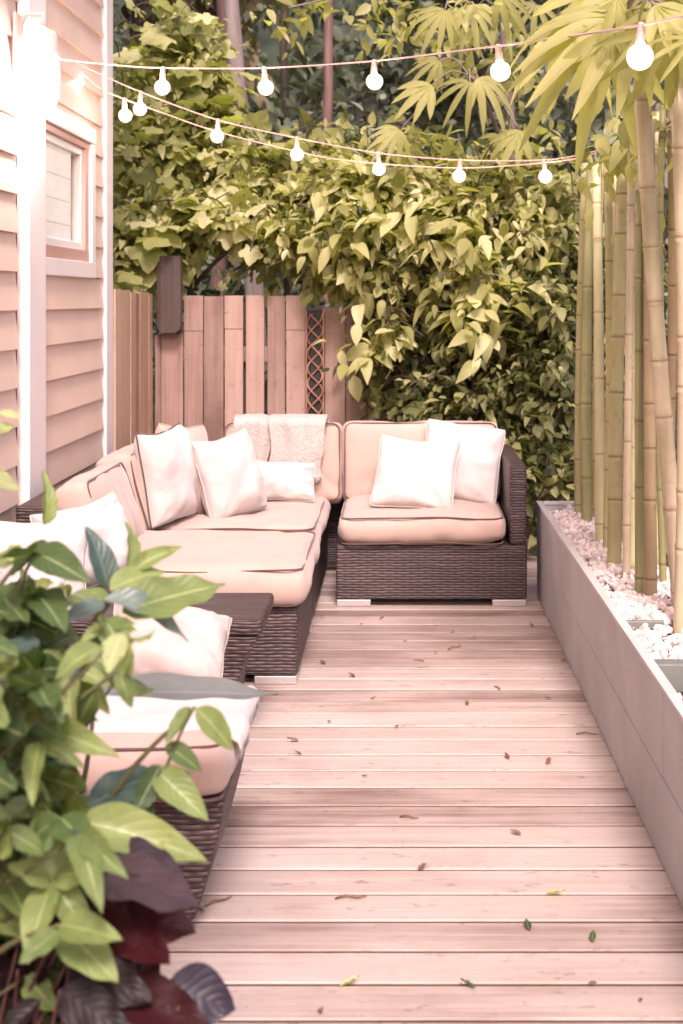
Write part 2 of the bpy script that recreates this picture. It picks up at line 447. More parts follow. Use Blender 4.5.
def t_lobed(lobes=5):
    """grape-like lobed leaf: stalk at x=0, spreads along +x"""
    V = [(0.32, 0, 0.05)]; U = [(0.3, 0, 0)]
    n = lobes * 4 + 2
    for k in range(n + 1):
        a = -2.75 + 5.5 * k / n
        r = 0.52 * (1 + 0.20 * math.cos(a * lobes * 0.95)) * (1.0 + 0.22 * math.cos(a)) + 0.05 * (k % 2)
        x = 0.36 + r * math.cos(a); y = r * math.sin(a)
        V.append((x, y, -0.22 * (r ** 2) + 0.06 * math.sin(k * 1.7))); U.append((x, y, 0))
    Fc = [(0, k, k + 1, k + 1) for k in range(1, n + 1)]
    return np.array(V), np.array(Fc), np.array(U, dtype=float)

def t_palmate(nleaf=7, spread=1.15, w=0.2, droop=0.45):
    V = []; Fc = []; U = []
    for k in range(nleaf):
        a = (-1 + 2 * k / (nleaf - 1)) * spread
        L = 1.0 - 0.30 * abs(a) / spread
        v, f, u = t_near(8, w / L * 0.95, 0.5, droop, 1.05, 0.012, 4)
        v = v * L
        c, s_ = math.cos(a), math.sin(a)
        vv = np.stack([v[:, 0] * c - v[:, 1] * s_, v[:, 0] * s_ + v[:, 1] * c, v[:, 2]], 1)
        Fc.append(f + sum(len(x) for x in V)); V.append(vv); U.append(u)
    return np.concatenate(V), np.concatenate(Fc), np.concatenate(U)

def nrmz(a): return a / np.maximum(1e-9, np.linalg.norm(a, axis=1, keepdims=True))

def leaf_mesh(name, batches, mat, parent=None, loc=(0, 0, 0), smooth=True):
    """batches: (template, pos, dir, nrm, size, tone)"""
    o0 = np.array(ORIG[parent] if parent is not None else loc)
    AV = []; AF = []; AT = []; AU = []; base = 0
    for (V, Fc, U), pos, d, nr, size, tone in batches:
        d = nrmz(np.asarray(d, float)); nr = np.asarray(nr, float)
        nr = nr - d * (nr * d).sum(1, keepdims=True); nr = nrmz(nr)
        y = np.cross(nr, d)
        size = np.asarray(size, float)
        N = len(pos); K = len(V)
        W = (V[None, :, 0, None] * d[:, None] + V[None, :, 1, None] * y[:, None] + V[None, :, 2, None] * nr[:, None]) * size[:, None, None]
        W = W + np.asarray(pos)[:, None] - o0
        AV.append(W.reshape(-1, 3)); AF.append((Fc[None] + (np.arange(N) * K)[:, None, None] + base).reshape(-1, 4))
        AT.append(np.repeat(np.asarray(tone, float), K)); AU.append(np.tile(U, (N, 1)))
        base += N * K
    AV = np.concatenate(AV); AF = np.concatenate(AF); AT = np.concatenate(AT); AU = np.concatenate(AU)
    me = bpy.data.meshes.new(name)
    faces = [tuple(f) if f[2] != f[3] else tuple(f[:3]) for f in AF.tolist()]
    me.from_pydata(AV.tolist(), [], faces)
    a = me.attributes.new('tone', 'FLOAT', 'POINT'); a.data.foreach_set('value', AT.astype(np.float32))
    a = me.attributes.new('leafuv', 'FLOAT_VECTOR', 'POINT'); a.data.foreach_set('vector', AU.astype(np.float32).ravel())
    if smooth: me.polygons.foreach_set('use_smooth', [True] * len(me.polygons))
    me.materials.append(mat)
    o = bpy.data.objects.new(name, me); COL.objects.link(o)
    if parent is not None: o.parent = parent
    else: o.location = loc
    ORIG[o] = Vector(o0)
    return o

def cloud(blobs, per=11, size=(0.06, 0.1), spread=0.13, up=0.5, droop=0.55, shell=0.5, tone=(0.15, 0.85)):
    """leaf clumps scattered through ellipsoids: blobs = (centre, radii, leaf count)"""
    P = []; D = []; Nn = []; S = []; T = []
    for c, r, n in blobs:
        c = np.array(c); r = np.array(r)
        k = max(1, int(n / per))
        u = nrmz(RNG.normal(size=(k, 3)))
        rho = shell + (1 - shell) * RNG.random(k) ** 0.6
        lump = 1 + 0.22 * np.sin(u[:, 0] * 5 + c[0] * 3) * np.cos(u[:, 2] * 4 + c[2])
        cc = c + u * r * (rho * lump)[:, None]
        tc = RNG.uniform(tone[0], tone[1], k)
        on = nrmz(u / r)
        for i in range(k):
            # a spray: leaves set alternately along an arching twig, a few fanned at its tip
            m = max(4, int(RNG.normal(per, per * 0.3)))
            o = on[i]
            ax = o * 0.9 + RNG.normal(size=3) * 0.55 + np.array([0, -0.15, -droop * 0.35]); ax /= np.linalg.norm(ax)
            sd = np.cross(ax, RNG.normal(size=3) * 0.5 + np.array([0, 0, 1.0])); sd /= np.linalg.norm(sd)
            nu = np.cross(sd, ax); nu = nu if nu[2] > 0 else -nu
            tt = np.linspace(-1, 1, m) + RNG.normal(size=m) * 0.08
            L = spread * RNG.uniform(1.2, 2.1)
            sg = np.where(np.arange(m) % 2 == 0, 1, -1)
            bend = -0.35 * droop * (tt[:, None] + 1) ** 2 * L * 0.25 * np.array([[0, 0, 1.0]])
            P.append(cc[i] + ax[None] * (tt * L)[:, None] + bend + RNG.normal(size=(m, 3)) * spread * 0.22)
            fan = np.clip((1 - tt) * 0.7, 0.1, 1.0)
            D.append(ax[None] * (0.55 + 0.5 * (tt[:, None] > 0.6)) + sd[None] * (sg * fan)[:, None] + np.array([[0, 0, -droop * 0.55]]) + RNG.normal(size=(m, 3)) * 0.28)
            Nn.append(nrmz(nu[None] * 0.7 + o[None] * 0.35 + np.array([[0, -0.3, up]]) + RNG.normal(size=(m, 3)) * 0.28))
            sz = RNG.uniform(size[0], size[1]) * RNG.uniform(0.75, 1.15, m) * (1.05 - 0.3 * np.abs(tt)); S.append(sz)
            T.append(np.clip(tc[i] + RNG.normal(size=m) * 0.10, 0, 1))
    return np.concatenate(P), np.concatenate(D), np.concatenate(Nn), np.concatenate(S), np.concatenate(T)

OV = t_ovate(5, 0.52, 0.25, 0.22)
OV_N = t_ovate(5, 0.36, 0.3, 0.28)
LOB = t_lobed(5)
PAL = [t_palmate(7, 1.2, 0.15, 0.6), t_palmate(5, 0.8, 0.18, 0.35), t_palmate(6, 1.5, 0.13, 0.8), t_palmate(5, 1.0, 0.16, 0.9)]
OV_C = t_ovate(5, 0.50, 0.55, 0.55)
OV_W = t_ovate(5, 0.62, 0.1, -0.15)

# ------------------------------------------------------------------ soft goods
def grid_box(w, d, h, n=10, nz=4):
    """surface of a box centred on the origin as a fine welded grid"""
    vs = {}; V = []; Fc = []
    def vid(p):
        k = (round(p[0], 5), round(p[1], 5), round(p[2], 5))
        if k not in vs:
            vs[k] = len(V); V.append(p)
        return vs[k]
    dims = (w, d, h); cnt = (n, max(4, int(n * d / w)), nz)
    for ax in range(3):
        a, b = (ax + 1) % 3, (ax + 2) % 3
        for sgn in (-1, 1):
            for i in range(cnt[a]):
                for j in range(cnt[b]):
                    q = []
                    for di, dj in ((0, 0), (1, 0), (1, 1), (0, 1)):
                        p = [0, 0, 0]; p[ax] = sgn * dims[ax] / 2
                        p[a] = -dims[a] / 2 + dims[a] * (i + di) / cnt[a]
                        p[b] = -dims[b] / 2 + dims[b] * (j + dj) / cnt[b]
                        q.append(vid(tuple(p)))
                    Fc.append(tuple(q if sgn > 0 else reversed(q)))
    return V, Fc

def soft_fn(w, d, h, r, bulge, seed, wr=0.006):
    def fn(p):
        p = Vector(p)
        inn = Vector((max(-w / 2 + r, min(w / 2 - r, p.x)), max(-d / 2 + r, min(d / 2 - r, p.y)), max(-h / 2 + r, min(h / 2 - r, p.z))))
        o = p - inn
        if o.length > 1e-6: p = inn + o.normalized() * r
        u, v, t = p.x / (w / 2), p.y / (d / 2), p.z / (h / 2)
        bz = (1 - min(1, u * u)) * (1 - min(1, v * v))
        p.z += (1 if p.z > 0 else -1) * bulge * bz ** 0.7 * min(1, abs(t))
        side = max(0, 1 - t * t)
        p.x += u * side * 0.013; p.y += v * side * 0.013
        q = p * 3.2 + Vector((seed * 7.1, seed * 3.3, 0))
        dn = mnoise.noise(q) * wr + mnoise.noise(p * 9 + Vector((seed, 0, seed))) * wr * 0.5
        cr = mnoise.noise(Vector((p.x * 7 + seed, p.y * 3.5, p.z * 6 + seed * 2)))
        dn -= max(0, 0.16 - abs(cr)) * wr * 4.5
        p += Vector((u * 0.5, v * 0.5, t)).normalized() * dn if (abs(u) + abs(v) + abs(t)) > 0 else Vector()
        return p
    return fn

def rrect(w, d, r, z, n=5, m=9):
    pts = []
    for cx, cy, a0 in ((w/2 - r, d/2 - r, 0), (-w/2 + r, d/2 - r, 90), (-w/2 + r, -d/2 + r, 180), (w/2 - r, -d/2 + r, 270)):
        for k in range(n + 1):
            a = R(a0 + 90 * k / n)
            pts.append(Vector((cx + r * math.cos(a), cy + r * math.sin(a), z)))
    # densify the straights
    out = []
    for i, p in enumerate(pts):
        q = pts[(i + 1) % len(pts)]
        out.append(p)
        L = (q - p).length
        if L > 0.1:
            for k in range(1, m): out.append(p.lerp(q, k / m))
    return out

def cushion(name, w, d, h, mw, parent, seed, r=0.05, bulge=0.03, pipe=True, n=24, mat='cushion', wr=0.014):
    """boxed cushion, local z = thickness, placed by matrix mw"""
    V, Fc = grid_box(w, d, h, n, 5)
    fn = soft_fn(w, d, h, r, bulge, seed, wr)
    mb = MB(); mb.add([mw @ fn(p) for p in V], Fc)
    o = mb.build(name, M[mat], parent, smooth=True, uv=False, subsurf=1)
    if pipe:
        pb = MB()
        for z in (h / 2 - r * 0.28, -h / 2 + r * 0.28):
            loop = []
            for p in rrect(w - 2 * r * 0.22, d - 2 * r * 0.22, r * 1.1, z):
                nz = mnoise.noise(p * 4 + Vector((seed, 1, 2))) * 0.012
                loop.append(mw @ (p + Vector((0, 0, nz + (0.004 if z > 0 else -0.004)))))
            loop.append(loop[0])
            pb.tube(loop, 0.0042, 6, caps=False)
        pb.build('piping', M['piping'], o, smooth=True, uv=False)
    return o

def pillow_geom(w, h, t, seed, n=26, pinch=0.10, wr=1.0):
    V = []; Fc = []
    for sgn in (1, -1):
        b = len(V)
        for i in range(n + 1):
            for j in range(n + 1):
                u = -1 + 2 * i / n; v = -1 + 2 * j / n
                u = math.sin(u * math.pi / 2) * 0.5 + u * 0.5; v = math.sin(v * math.pi / 2) * 0.5 + v * 0.5
                x = w / 2 * u * (1 - pinch * (1 - v * v) * u * u)
                y = h / 2 * v * (1 - pinch * (1 - u * u) * v * v)
                e = max(0, (1 - u * u)) * max(0, (1 - v * v))
                cr = 1 - 0.085 * (u * u * v * v) ** 2 - 0.03 * mnoise.noise(Vector((u * 2 + seed * 4, v * 2, 1.0)))
                x *= cr; y *= cr
                if v > 0: y -= 0.035 * h * v * (1 - u * u) * (1 + math.sin(seed * 3))
                z = sgn * t / 2 * e ** 0.42
                k = min(1, e * 6)
                ang = math.atan2(v, u); rad = math.hypot(u, v)
                fold = mnoise.noise(Vector((ang * 2.2 + seed * 5, rad * 1.2, seed + sgn)))
                fold += 0.6 * mnoise.noise(Vector((ang * 5 + seed, rad * 2.0, seed * 2 + sgn)))
                sag = mnoise.noise(Vector((u * 1.6 + seed * 3, v * 1.6, sgn * 2.0)))
                z += sgn * k * (fold * 0.016 * rad * wr + sag * 0.020 * wr - max(0, 0.14 - abs(fold)) * 0.05 * wr * rad)
                if e < 0.02:
                    x += 0.004 * mnoise.noise(Vector((v * 6, u * 6, seed))); y += 0.005 * mnoise.noise(Vector((u * 6, v * 6, seed + 3)))
                V.append(Vector((x, y, z)))
        for i in range(n):
            for j in range(n):
                a = b + i * (n + 1) + j
                q = (a, a + n + 1, a + n + 2, a + 1)
                Fc.append(q if sgn > 0 else tuple(reversed(q)))
    return V, Fc

def frame_from(n, roll=0.0):
    z = Vector(n).normalized(); x = Vector((0, 0, 1)).cross(z)
    x.normalize(); y = z.cross(x)
    return Matrix((x, y, z)).transposed().to_4x4() @ Matrix.Rotation(R(roll), 4, 'Z')

def pillow(label, c, n, w, h, t, seed, roll=0, mat='white', pipe=False, group=None, pinch=0.10, cat='pillow', wr=1.0):
    mw = Matrix.Translation(c) @ frame_from(n, roll)
    V, Fc = pillow_geom(w, h, t, seed, pinch=pinch, wr=wr)
    mb = MB(); mb.add([mw @ p for p in V], Fc)
    zs = min((mw @ p).z for p in V)
    o = mb.build('throw_pillow', M[mat], None, loc=(c[0], c[1], zs), smooth=True, uv=False, weld=True, subsurf=1)
    tag(o, label, cat, group)
    sb = MB()
    loop = []
    m = 24
    for k in range(4 * m):
        s = k // m; f = -1 + 2 * (k % m) / m
        u, v = ((f, -1), (1, f), (-f, 1), (-1, -f))[s]
        cr = 1 - 0.085 * (u * u * v * v) ** 2 - 0.03 * mnoise.noise(Vector((u * 2 + seed * 4, v * 2, 1.0)))
        yy = h / 2 * v * (1 - pinch * (1 - u * u) * v * v) * cr
        if v > 0: yy -= 0.035 * h * v * (1 - u * u) * (1 + math.sin(seed * 3))
        loop.append(mw @ Vector((w / 2 * u * (1 - pinch * (1 - v * v) * u * u) * cr * 1.003, yy * 1.003, 0)))
    loop.append(loop[0])
    sb.tube(loop, 0.0042 if pipe else 0.003, 6, caps=False)
    sb.build('piping' if pipe else 'seam', M['piping' if pipe else mat], o, smooth=True, uv=False)
    return o

# ================================================================== SETTING
def build_ground():
    mb = MB()
    s = 60
    n = 24
    V = []; Fc = []
    for i in range(n + 1):
        for j in range(n + 1):
            x = -s + 2 * s * i / n; y = -20 + 110 * j / n
            V.append((x, y, -0.16))
    for i in range(n):
        for j in range(n):
            a = i * (n + 1) + j
            Fc.append((a, a + n + 1, a + n + 2, a + 1))
    mb.add(V, Fc)
    tag(mb.build('ground', M['ground'], None), kind='structure')
    # wooded slope rising behind the garden
    mb = MB(); V = []; Fc = []
    nx, ny = 50, 16
    for i in range(nx + 1):
        for j in range(ny + 1):
            x = -26 + 52 * i / nx; y = 21 + 16 * j / ny
            z = -0.3 + 15 * (j / ny) ** 0.75 + 0.9 * mnoise.noise(Vector((x * 0.3, y * 0.3, 0)))
            V.append((x, y, z if j else -0.4))
    for i in range(nx):
        for j in range(ny):
            a = i * (ny + 1) + j
            Fc.append((a, a + ny + 1, a + ny + 2, a + 1))
    mb.add(V, Fc)
    tag(mb.build('hill', M['hill'], None, smooth=True), kind='structure')
    # planted bed in the near left corner
    mb = MB(); V = []; Fc = []
    n = 24
    for i in range(n + 1):
        for j in range(n + 1):
            x = -2.2 + 1.5 * i / n; y = 0.6 + 2.1 * j / n
            V.append((x, y, -0.05 + 0.02 * mnoise.noise(Vector((x * 9, y * 9, 0)))))
    for i in range(n):
        for j in range(n):
            a = i * (n + 1) + j
            Fc.append((a, a + n + 1, a + n + 2, a + 1))
    mb.add(V, Fc)
    tag(mb.build('soil_bed', M['soil'], None, smooth=True), kind='structure')

def build_deck():
    mb = MB()
    pitch = 0.14; gap = 0.0118
    y = 2.643 - 20 * pitch
    k = 0
    while y < 7.75:
        x0 = -1.56 if y > 2.7 else -0.70
        x1 = 1.9
        t = random.random()
        dz = random.uniform(-0.0005, 0.0005)
        # each board is a strip with softened long edges
        a, b = y + gap / 2, y + pitch - gap / 2
        e = 0.004
        prof = [(a, -0.03), (a, -e), (a + e, 0), (b - e, 0), (b, -e), (b, -0.03)]
        ns = 14
        V = []; Fc = []
        for i in range(ns + 1):
            x = x0 + (x1 - x0) * i / ns
            wob = 0.0012 * mnoise.noise(Vector((x * 1.3, k * 3.1, 0)))
            for (py, pz) in prof: V.append((x, py + wob, pz + dz))
        m = len(prof)
        for i in range(ns):
            for j in range(m - 1):
                q = i * m + j
                Fc.append((q, q + m, q + m + 1, q + 1))
        mb.add(V, Fc, t)
        y += pitch; k += 1
    # joists below, board sides coloured dark to deepen the gap shade
    o = mb.build('deck', M['deck'], None)
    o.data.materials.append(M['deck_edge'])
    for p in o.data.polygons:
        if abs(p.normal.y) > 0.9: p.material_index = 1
    tag(o, kind='structure')
    jb = MB()
    for x in (-1.3, -0.6, 0.1, 0.8, 1.5):
        jb.box(x - 0.02, x + 0.02, 0, 7.7, -0.15, -0.034)
    tag(jb.build('deck_joists', M['dark_post'], None), kind='structure')

build_ground(); build_deck()

# ================================================================== HOUSE
XW = -1.5
def build_house():
    h = thing('house', 'pale pink clapboard house with a white framed window beside the deck', 'house', (XW, 6.0, -0.15))
    # lap siding
    ex = 0.15
    z0 = -0.12
    def laps(name, segs):
        mb = MB()
        for ya, yb, za, zb in segs:
            z = z0
            while z < zb - 1e-6:
                lo = max(z, za); hi = min(z + ex, zb)
                if hi - lo > 0.01:
                    def off(zz): return 0.020 - 0.017 * (zz - z) / ex
                    xo, xi = XW + off(lo), XW + off(hi)
                    xb = XW - 0.01
                    V = [(xb, ya, lo), (xo, ya, lo), (xi, ya, hi), (xb, ya, hi), (xb, yb, lo), (xo, yb, lo), (xi, yb, hi), (xb, yb, hi)]
                    mb.add(V, [(0, 1, 2, 3), (7, 6, 5, 4), (1, 5, 6, 2), (0, 4, 5, 1), (3, 2, 6, 7)], random.random())
                z += ex
        return mb.build(name, M['siding'], h)
    wy0, wy1, wz0, wz1 = 5.50, 6.42, 1.60, 2.17      # opening
    cs = 0.075
    laps('siding', [(1.0, 5.21, z0, 4.0), (5.52, 6.70, z0, wz0 - cs), (wy1 + cs, 6.70, wz0 - cs, wz1 + cs), (5.52, 6.70, wz1 + cs, 4.0)])
    # body of the house behind the boards, open where the window is
    mb = MB()
    D = 5.0
    for ya, yb, za, zb in [(1.0, wy0, -0.15, 4.0), (wy1, 6.83, -0.15, 4.0), (wy0, wy1, -0.15, wz0), (wy0, wy1, wz1, 4.0)]:
        mb.box(XW - 0.14, XW - 0.012, ya, yb, za, zb)
    mb.box(XW - D, XW - 0.142, 6.69, 6.83, -0.15, 4.0); mb.box(XW - D, XW - 0.142, 1.0, 1.14, -0.15, 4.0)
    mb.box(XW - D, XW - D + 0.14, 1.142, 6.688, -0.15, 4.0); mb.box(XW - D, XW + 0.2, 0.7, 7.1, 4.003, 4.12)
    mb.build('wall', M['inside'], h)
    # corner board and wall post
    mb = MB()
    mb.box(XW - 0.008, XW + 0.030, 6.715, 6.865, -0.12, 4.0)
    mb.build('corner_board', M['trim'], h, bevel=0.003)
    mb = MB()
    mb.box(XW - 0.008, XW + 0.044, 5.27, 5.512, -0.12, 4.0)
    mb.build('wall_post', M['trim'], h, bevel=0.004)
    # window
    wb = MB()
    for a in ((wy0 - cs, wy1 + cs, wz1 + 0.001, wz1 + cs), (wy0 - cs, wy1 + cs, wz0 - cs, wz0 - 0.001)):
        wb.box(XW - 0.006, XW + 0.028, a[0], a[1], a[2], a[3])
    for a in ((wy1 + 0.001, wy1 + cs - 0.001),):
        wb.box(XW - 0.006, XW + 0.026, a[0], a[1], wz0, wz1)
    w = wb.build('window', M['trim'], h, bevel=0.003)
    fb = MB()
    f = 0.055
    fb.box(XW - 0.05, XW + 0.012, wy0 + 0.001, wy1 - 0.001, wz0 + 0.001, wz0 + f); fb.box(XW - 0.05, XW + 0.012, wy0 + 0.001, wy1 - 0.001, wz1 - f * 0.6, wz1 - 0.001)
    fb.box(XW - 0.05, XW + 0.010, wy1 - f * 1.3, wy1 - 0.002, wz0 + f, wz1 - f * 0.6); fb.box(XW - 0.05, XW + 0.010, wy0 + 0.002, wy0 + f, wz0 + f, wz1 - f * 0.6)
    fb.build('frame', M['sash'], w, bevel=0.003)
    sb = MB()
    a0, a1, b0, b1 = wy0 + f, wy1 - f * 1.3, wz0 + f, wz1 - f * 0.6
    q = 0.035
    sb.box(XW - 0.05, XW - 0.005, a0, a1, b0, b0 + q); sb.box(XW - 0.05, XW - 0.005, a0, a1, b1 - q, b1)
    sb.box(XW - 0.05, XW - 0.006, a1 - q, a1, b0 + q, b1 - q); sb.box(XW - 0.05, XW - 0.006, a0, a0 + q, b0 + q, b1 - q)
    sb.build('sash', M['vinyl'], w, bevel=0.003)
    gb = MB()
    gb.box(XW - 0.013, XW - 0.010, a0 + q, a1 - q, b0 + q, b1 - q)
    t = NT('window_glass')
    g = t.n('ShaderNodeBsdfGlossy'); g.inputs['Roughness'].default_value = 0.03; g.inputs['Color'].default_value = (0.95, 0.93, 0.93, 1)
    tr = t.n('ShaderNodeBsdfTransparent'); tr.inputs[0].default_value = (0.98, 0.98, 0.97, 1)
    fr = t.n('ShaderNodeFresnel'); fr.inputs[0].default_value = 1.5
    mx = t.n('ShaderNodeMixShader'); t.set(mx, 0, t.math('MULTIPLY', fr.outputs[0], 0.12)); t.set(mx, 1, tr); t.set(mx, 2, g)
    gb.build('pane', t.done(mx), w)
    # blind and curtain inside
    bb = MB()
    z = b0
    while z < b1 - 0.01:
        bb.box(XW - 0.024, XW - 0.020, a0 + q + 0.001, a1 - 0.16, z, min(b1, z + 0.105)); z += 0.107
    bb.build('blind', M['blind'], w)
    cb = MB()
    ya = a1 - 0.20
    V = []; Fc = []
    n = 40
    for i in range(n + 1):
        y = ya + 0.24 * i / n
        x = XW - 0.070 + 0.010 * math.sin(i * 0.9)
        V += [(x, y, b0 - 0.03), (x, y, b1 + 0.03)]
    for i in range(n): Fc.append((2 * i, 2 * i + 2, 2 * i + 3, 2 * i + 1))
    cb.add(V, Fc)
    cb.build('curtain', M['curtain'], w, smooth=True)
build_house()

def build_lantern():
    c = Vector((-1.375, 5.16, 0))
    o = thing('wall_lantern', 'glowing wall lantern on the white house post', 'lantern', (c.x, c.y, 2.10))
    mb = MB()
    mb.box(XW + 0.022, XW + 0.036, c.y - 0.05, c.y + 0.05, 2.26, 2.52)
    mb.build('back_plate', M['lamp_metal'], o, bevel=0.004)
    mb = MB()
    mb.tube([(XW + 0.03, c.y, 2.46), (XW + 0.06, c.y, 2.52), (c.x, c.y, 2.52), (c.x, c.y, 2.47)], 0.010, 10)
    mb.build('arm', M['lamp_metal'], o, smooth=True)
    mb = MB()
    mb.lathe((c.x, c.y, 0), [(0.012, 2.475), (0.02, 2.465), (0.045, 2.455), (0.055, 2.44), (0.058, 2.37), (0.066, 2.362), (0.068, 2.352)], 24)
    mb.build('cap', M['lamp_metal'], o, smooth=False)
    mb = MB()
    mb.lathe((c.x, c.y, 0), [(0.056, 2.350), (0.062, 2.30), (0.060, 2.21), (0.046, 2.165), (0.02, 2.15), (0.004, 2.148)], 24)
    mb.build('glass', M['lamp_glass'], o, smooth=True)
build_lantern()

# ================================================================== FENCES
YF = 8.0
def build_fences():
    f = thing('wooden_fence', 'weathered pinkish board fence standing behind the corner of the sofa', 'fence', (-0.4, YF, -0.15))
    mb = MB()
    xs = [(155, 183), (184, 203), (204, 223.5), (224.5, 243), (246, 264), (267.5, 285), (286, 305), (325, 345), (346, 366), (367, 388), (389, 410), (411, 432), (433, 455), (456, 478), (479, 500), (501, 522), (523, 545), (546, 568)]
    for k, (a, b) in enumerate(xs):
        x0, x1 = (a - CX) * YF / F, (b - CX) * YF / F
        top = 1.445 + random.uniform(-0.003, 0.003)
        if k == 0: top = 1.21
        if k >= 7: top = 1.385 + random.uniform(-0.01, 0.01)
        t = random.random()
        lean = random.uniform(-0.004, 0.004)
        split = 1.235 + random.uniform(-0.01, 0.01)
        Mx = Matrix.Identity(4)
        if k == 0:
            xm = x0 + 0.035
            mb.box(x0, xm, YF, YF + 0.022, -0.15, top, 0.2); mb.box(xm + 0.003, x1, YF - 0.002, YF + 0.02, -0.15, top + 0.01, 0.6)
        elif k in (1, 3, 6):
            mb.box(x0, x1, YF + 0.002, YF + 0.024, split + 0.004, top, min(1, t + 0.05)); mb.box(x0 + 0.002, x1, YF - 0.004, YF + 0.018, -0.15, split, t)
        else:
            mb.box(x0, x1, YF + lean, YF + 0.022 + lean, -0.15, top, t)
    mb.build('board_panel', M['fence'], f, bevel=0.0015)
    for z in (0.3, 1.05):
        rb = MB(); rb.box(-1.47, 1.05, YF + 0.03, YF + 0.07, z, z + 0.09, 0.4)
        rb.build('rail', M['fence'], f, bevel=0.003)
    for x in (-0.9, 0.35):
        pb = MB(); pb.box(x - 0.045, x + 0.045, YF + 0.075, YF + 0.165, -0.15, 1.4, 0.5)
        pb.build('post', M['dark_post'], f, bevel=0.004)
    # side run
    s = thing('wooden_fence', 'short run of narrow tan fence boards between the house corner and the back fence', 'fence', (-1.47, 7.4, -0.15))
    mb = MB()
    y = 6.90; k = 0
    while y < 7.93:
        w = random.choice((0.12, 0.135, 0.14))
        w = min(w, 7.96 - y)
        xx = -1.465 + random.uniform(-0.0025, 0.0025)
        mb.box(xx - 0.022, xx, y, y + w - 0.004, -0.15, 1.475 - 0.02 * (y - 6.9) + random.uniform(-0.006, 0.006), random.random())
        y += w
    mb.build('board_panel', M['fence_side'], s, bevel=0.0012)
    for z in (0.3, 1.05):
        rb = MB(); rb.box(-1.54, -1.494, 6.9, 7.96, z, z + 0.09, 0.4)
        rb.build('rail', M['fence_side'], s, bevel=0.003)
    # dark stub nailed over the lower boards
    d = MB()
    x0, x1 = (157 - CX) * 7.95 / F, (183 - CX) * 7.95 / F
    V = []; Fc = []
    zs = [1.235, 1.3, 1.42, 1.55, 1.68]
    for i, z in enumerate(zs):
        for k in range(10):
            a = 2 * math.pi * k / 10
            rx, ry = (x1 - x0) / 2, 0.05
            zz = z + (0.02 * math.sin(k * 2.3) if i == 0 else 0)
            sgn = lambda q: math.copysign(abs(q) ** 0.5, q)
            V.append(((x0 + x1) / 2 + rx * sgn(math.cos(a)), 7.937 + ry * sgn(math.sin(a)), zz))
    for i in range(len(zs) - 1):
        for k in range(10):
            a = i * 10 + k; b = i * 10 + (k + 1) % 10
            Fc.append((a, b, b + 10, a + 10))
    Fc.append(tuple(reversed(range(10)))); Fc.append(tuple(40 + k for k in range(10)))
    d.add(V, Fc)
    o = d.build('post_stub', M['dark_post'], None, loc=((x0 + x1) / 2, 7.937, 1.235))
    tag(o, 'dark weathered post stub fixed to the top of the fence under the vine', 'post')
    # openwork metal strip
    t = thing('trellis_strip', 'narrow dark fence strip with interlaced copper scrollwork', 'trellis', ((315 - CX) * YF / F, YF, 0.2))
    mb = MB()
    x0, x1 = (305.8 - CX) * YF / F, (324.2 - CX) * YF / F
    mb.box(x0, x1, YF + 0.001, YF + 0.02, 0.2, 1.36)
    mb.build('backing', M['black'], t)
    xc = (x0 + x1) / 2
    for ph in (0, 1, 2):
        cb = MB(); pts = []
        for k in range(150):
            z = 0.22 + 1.12 * k / 149
            a = z * 2 * math.pi / 0.27 + ph * 2.09
            pts.append((xc + 0.044 * math.sin(a), YF - 0.012 + 0.007 * math.cos(a * 1.5 + ph), z))
        cb.tube(pts, 0.0055, 6)
        cb.build('scroll', M['copper'], t, smooth=True)
    eb = MB()
    for x in (x0 + 0.004, x1 - 0.004): eb.box(x - 0.004, x + 0.004, YF - 0.02, YF - 0.001, 0.2, 1.36)
    eb.build('edge_bar', M['copper'], t)
build_fences()

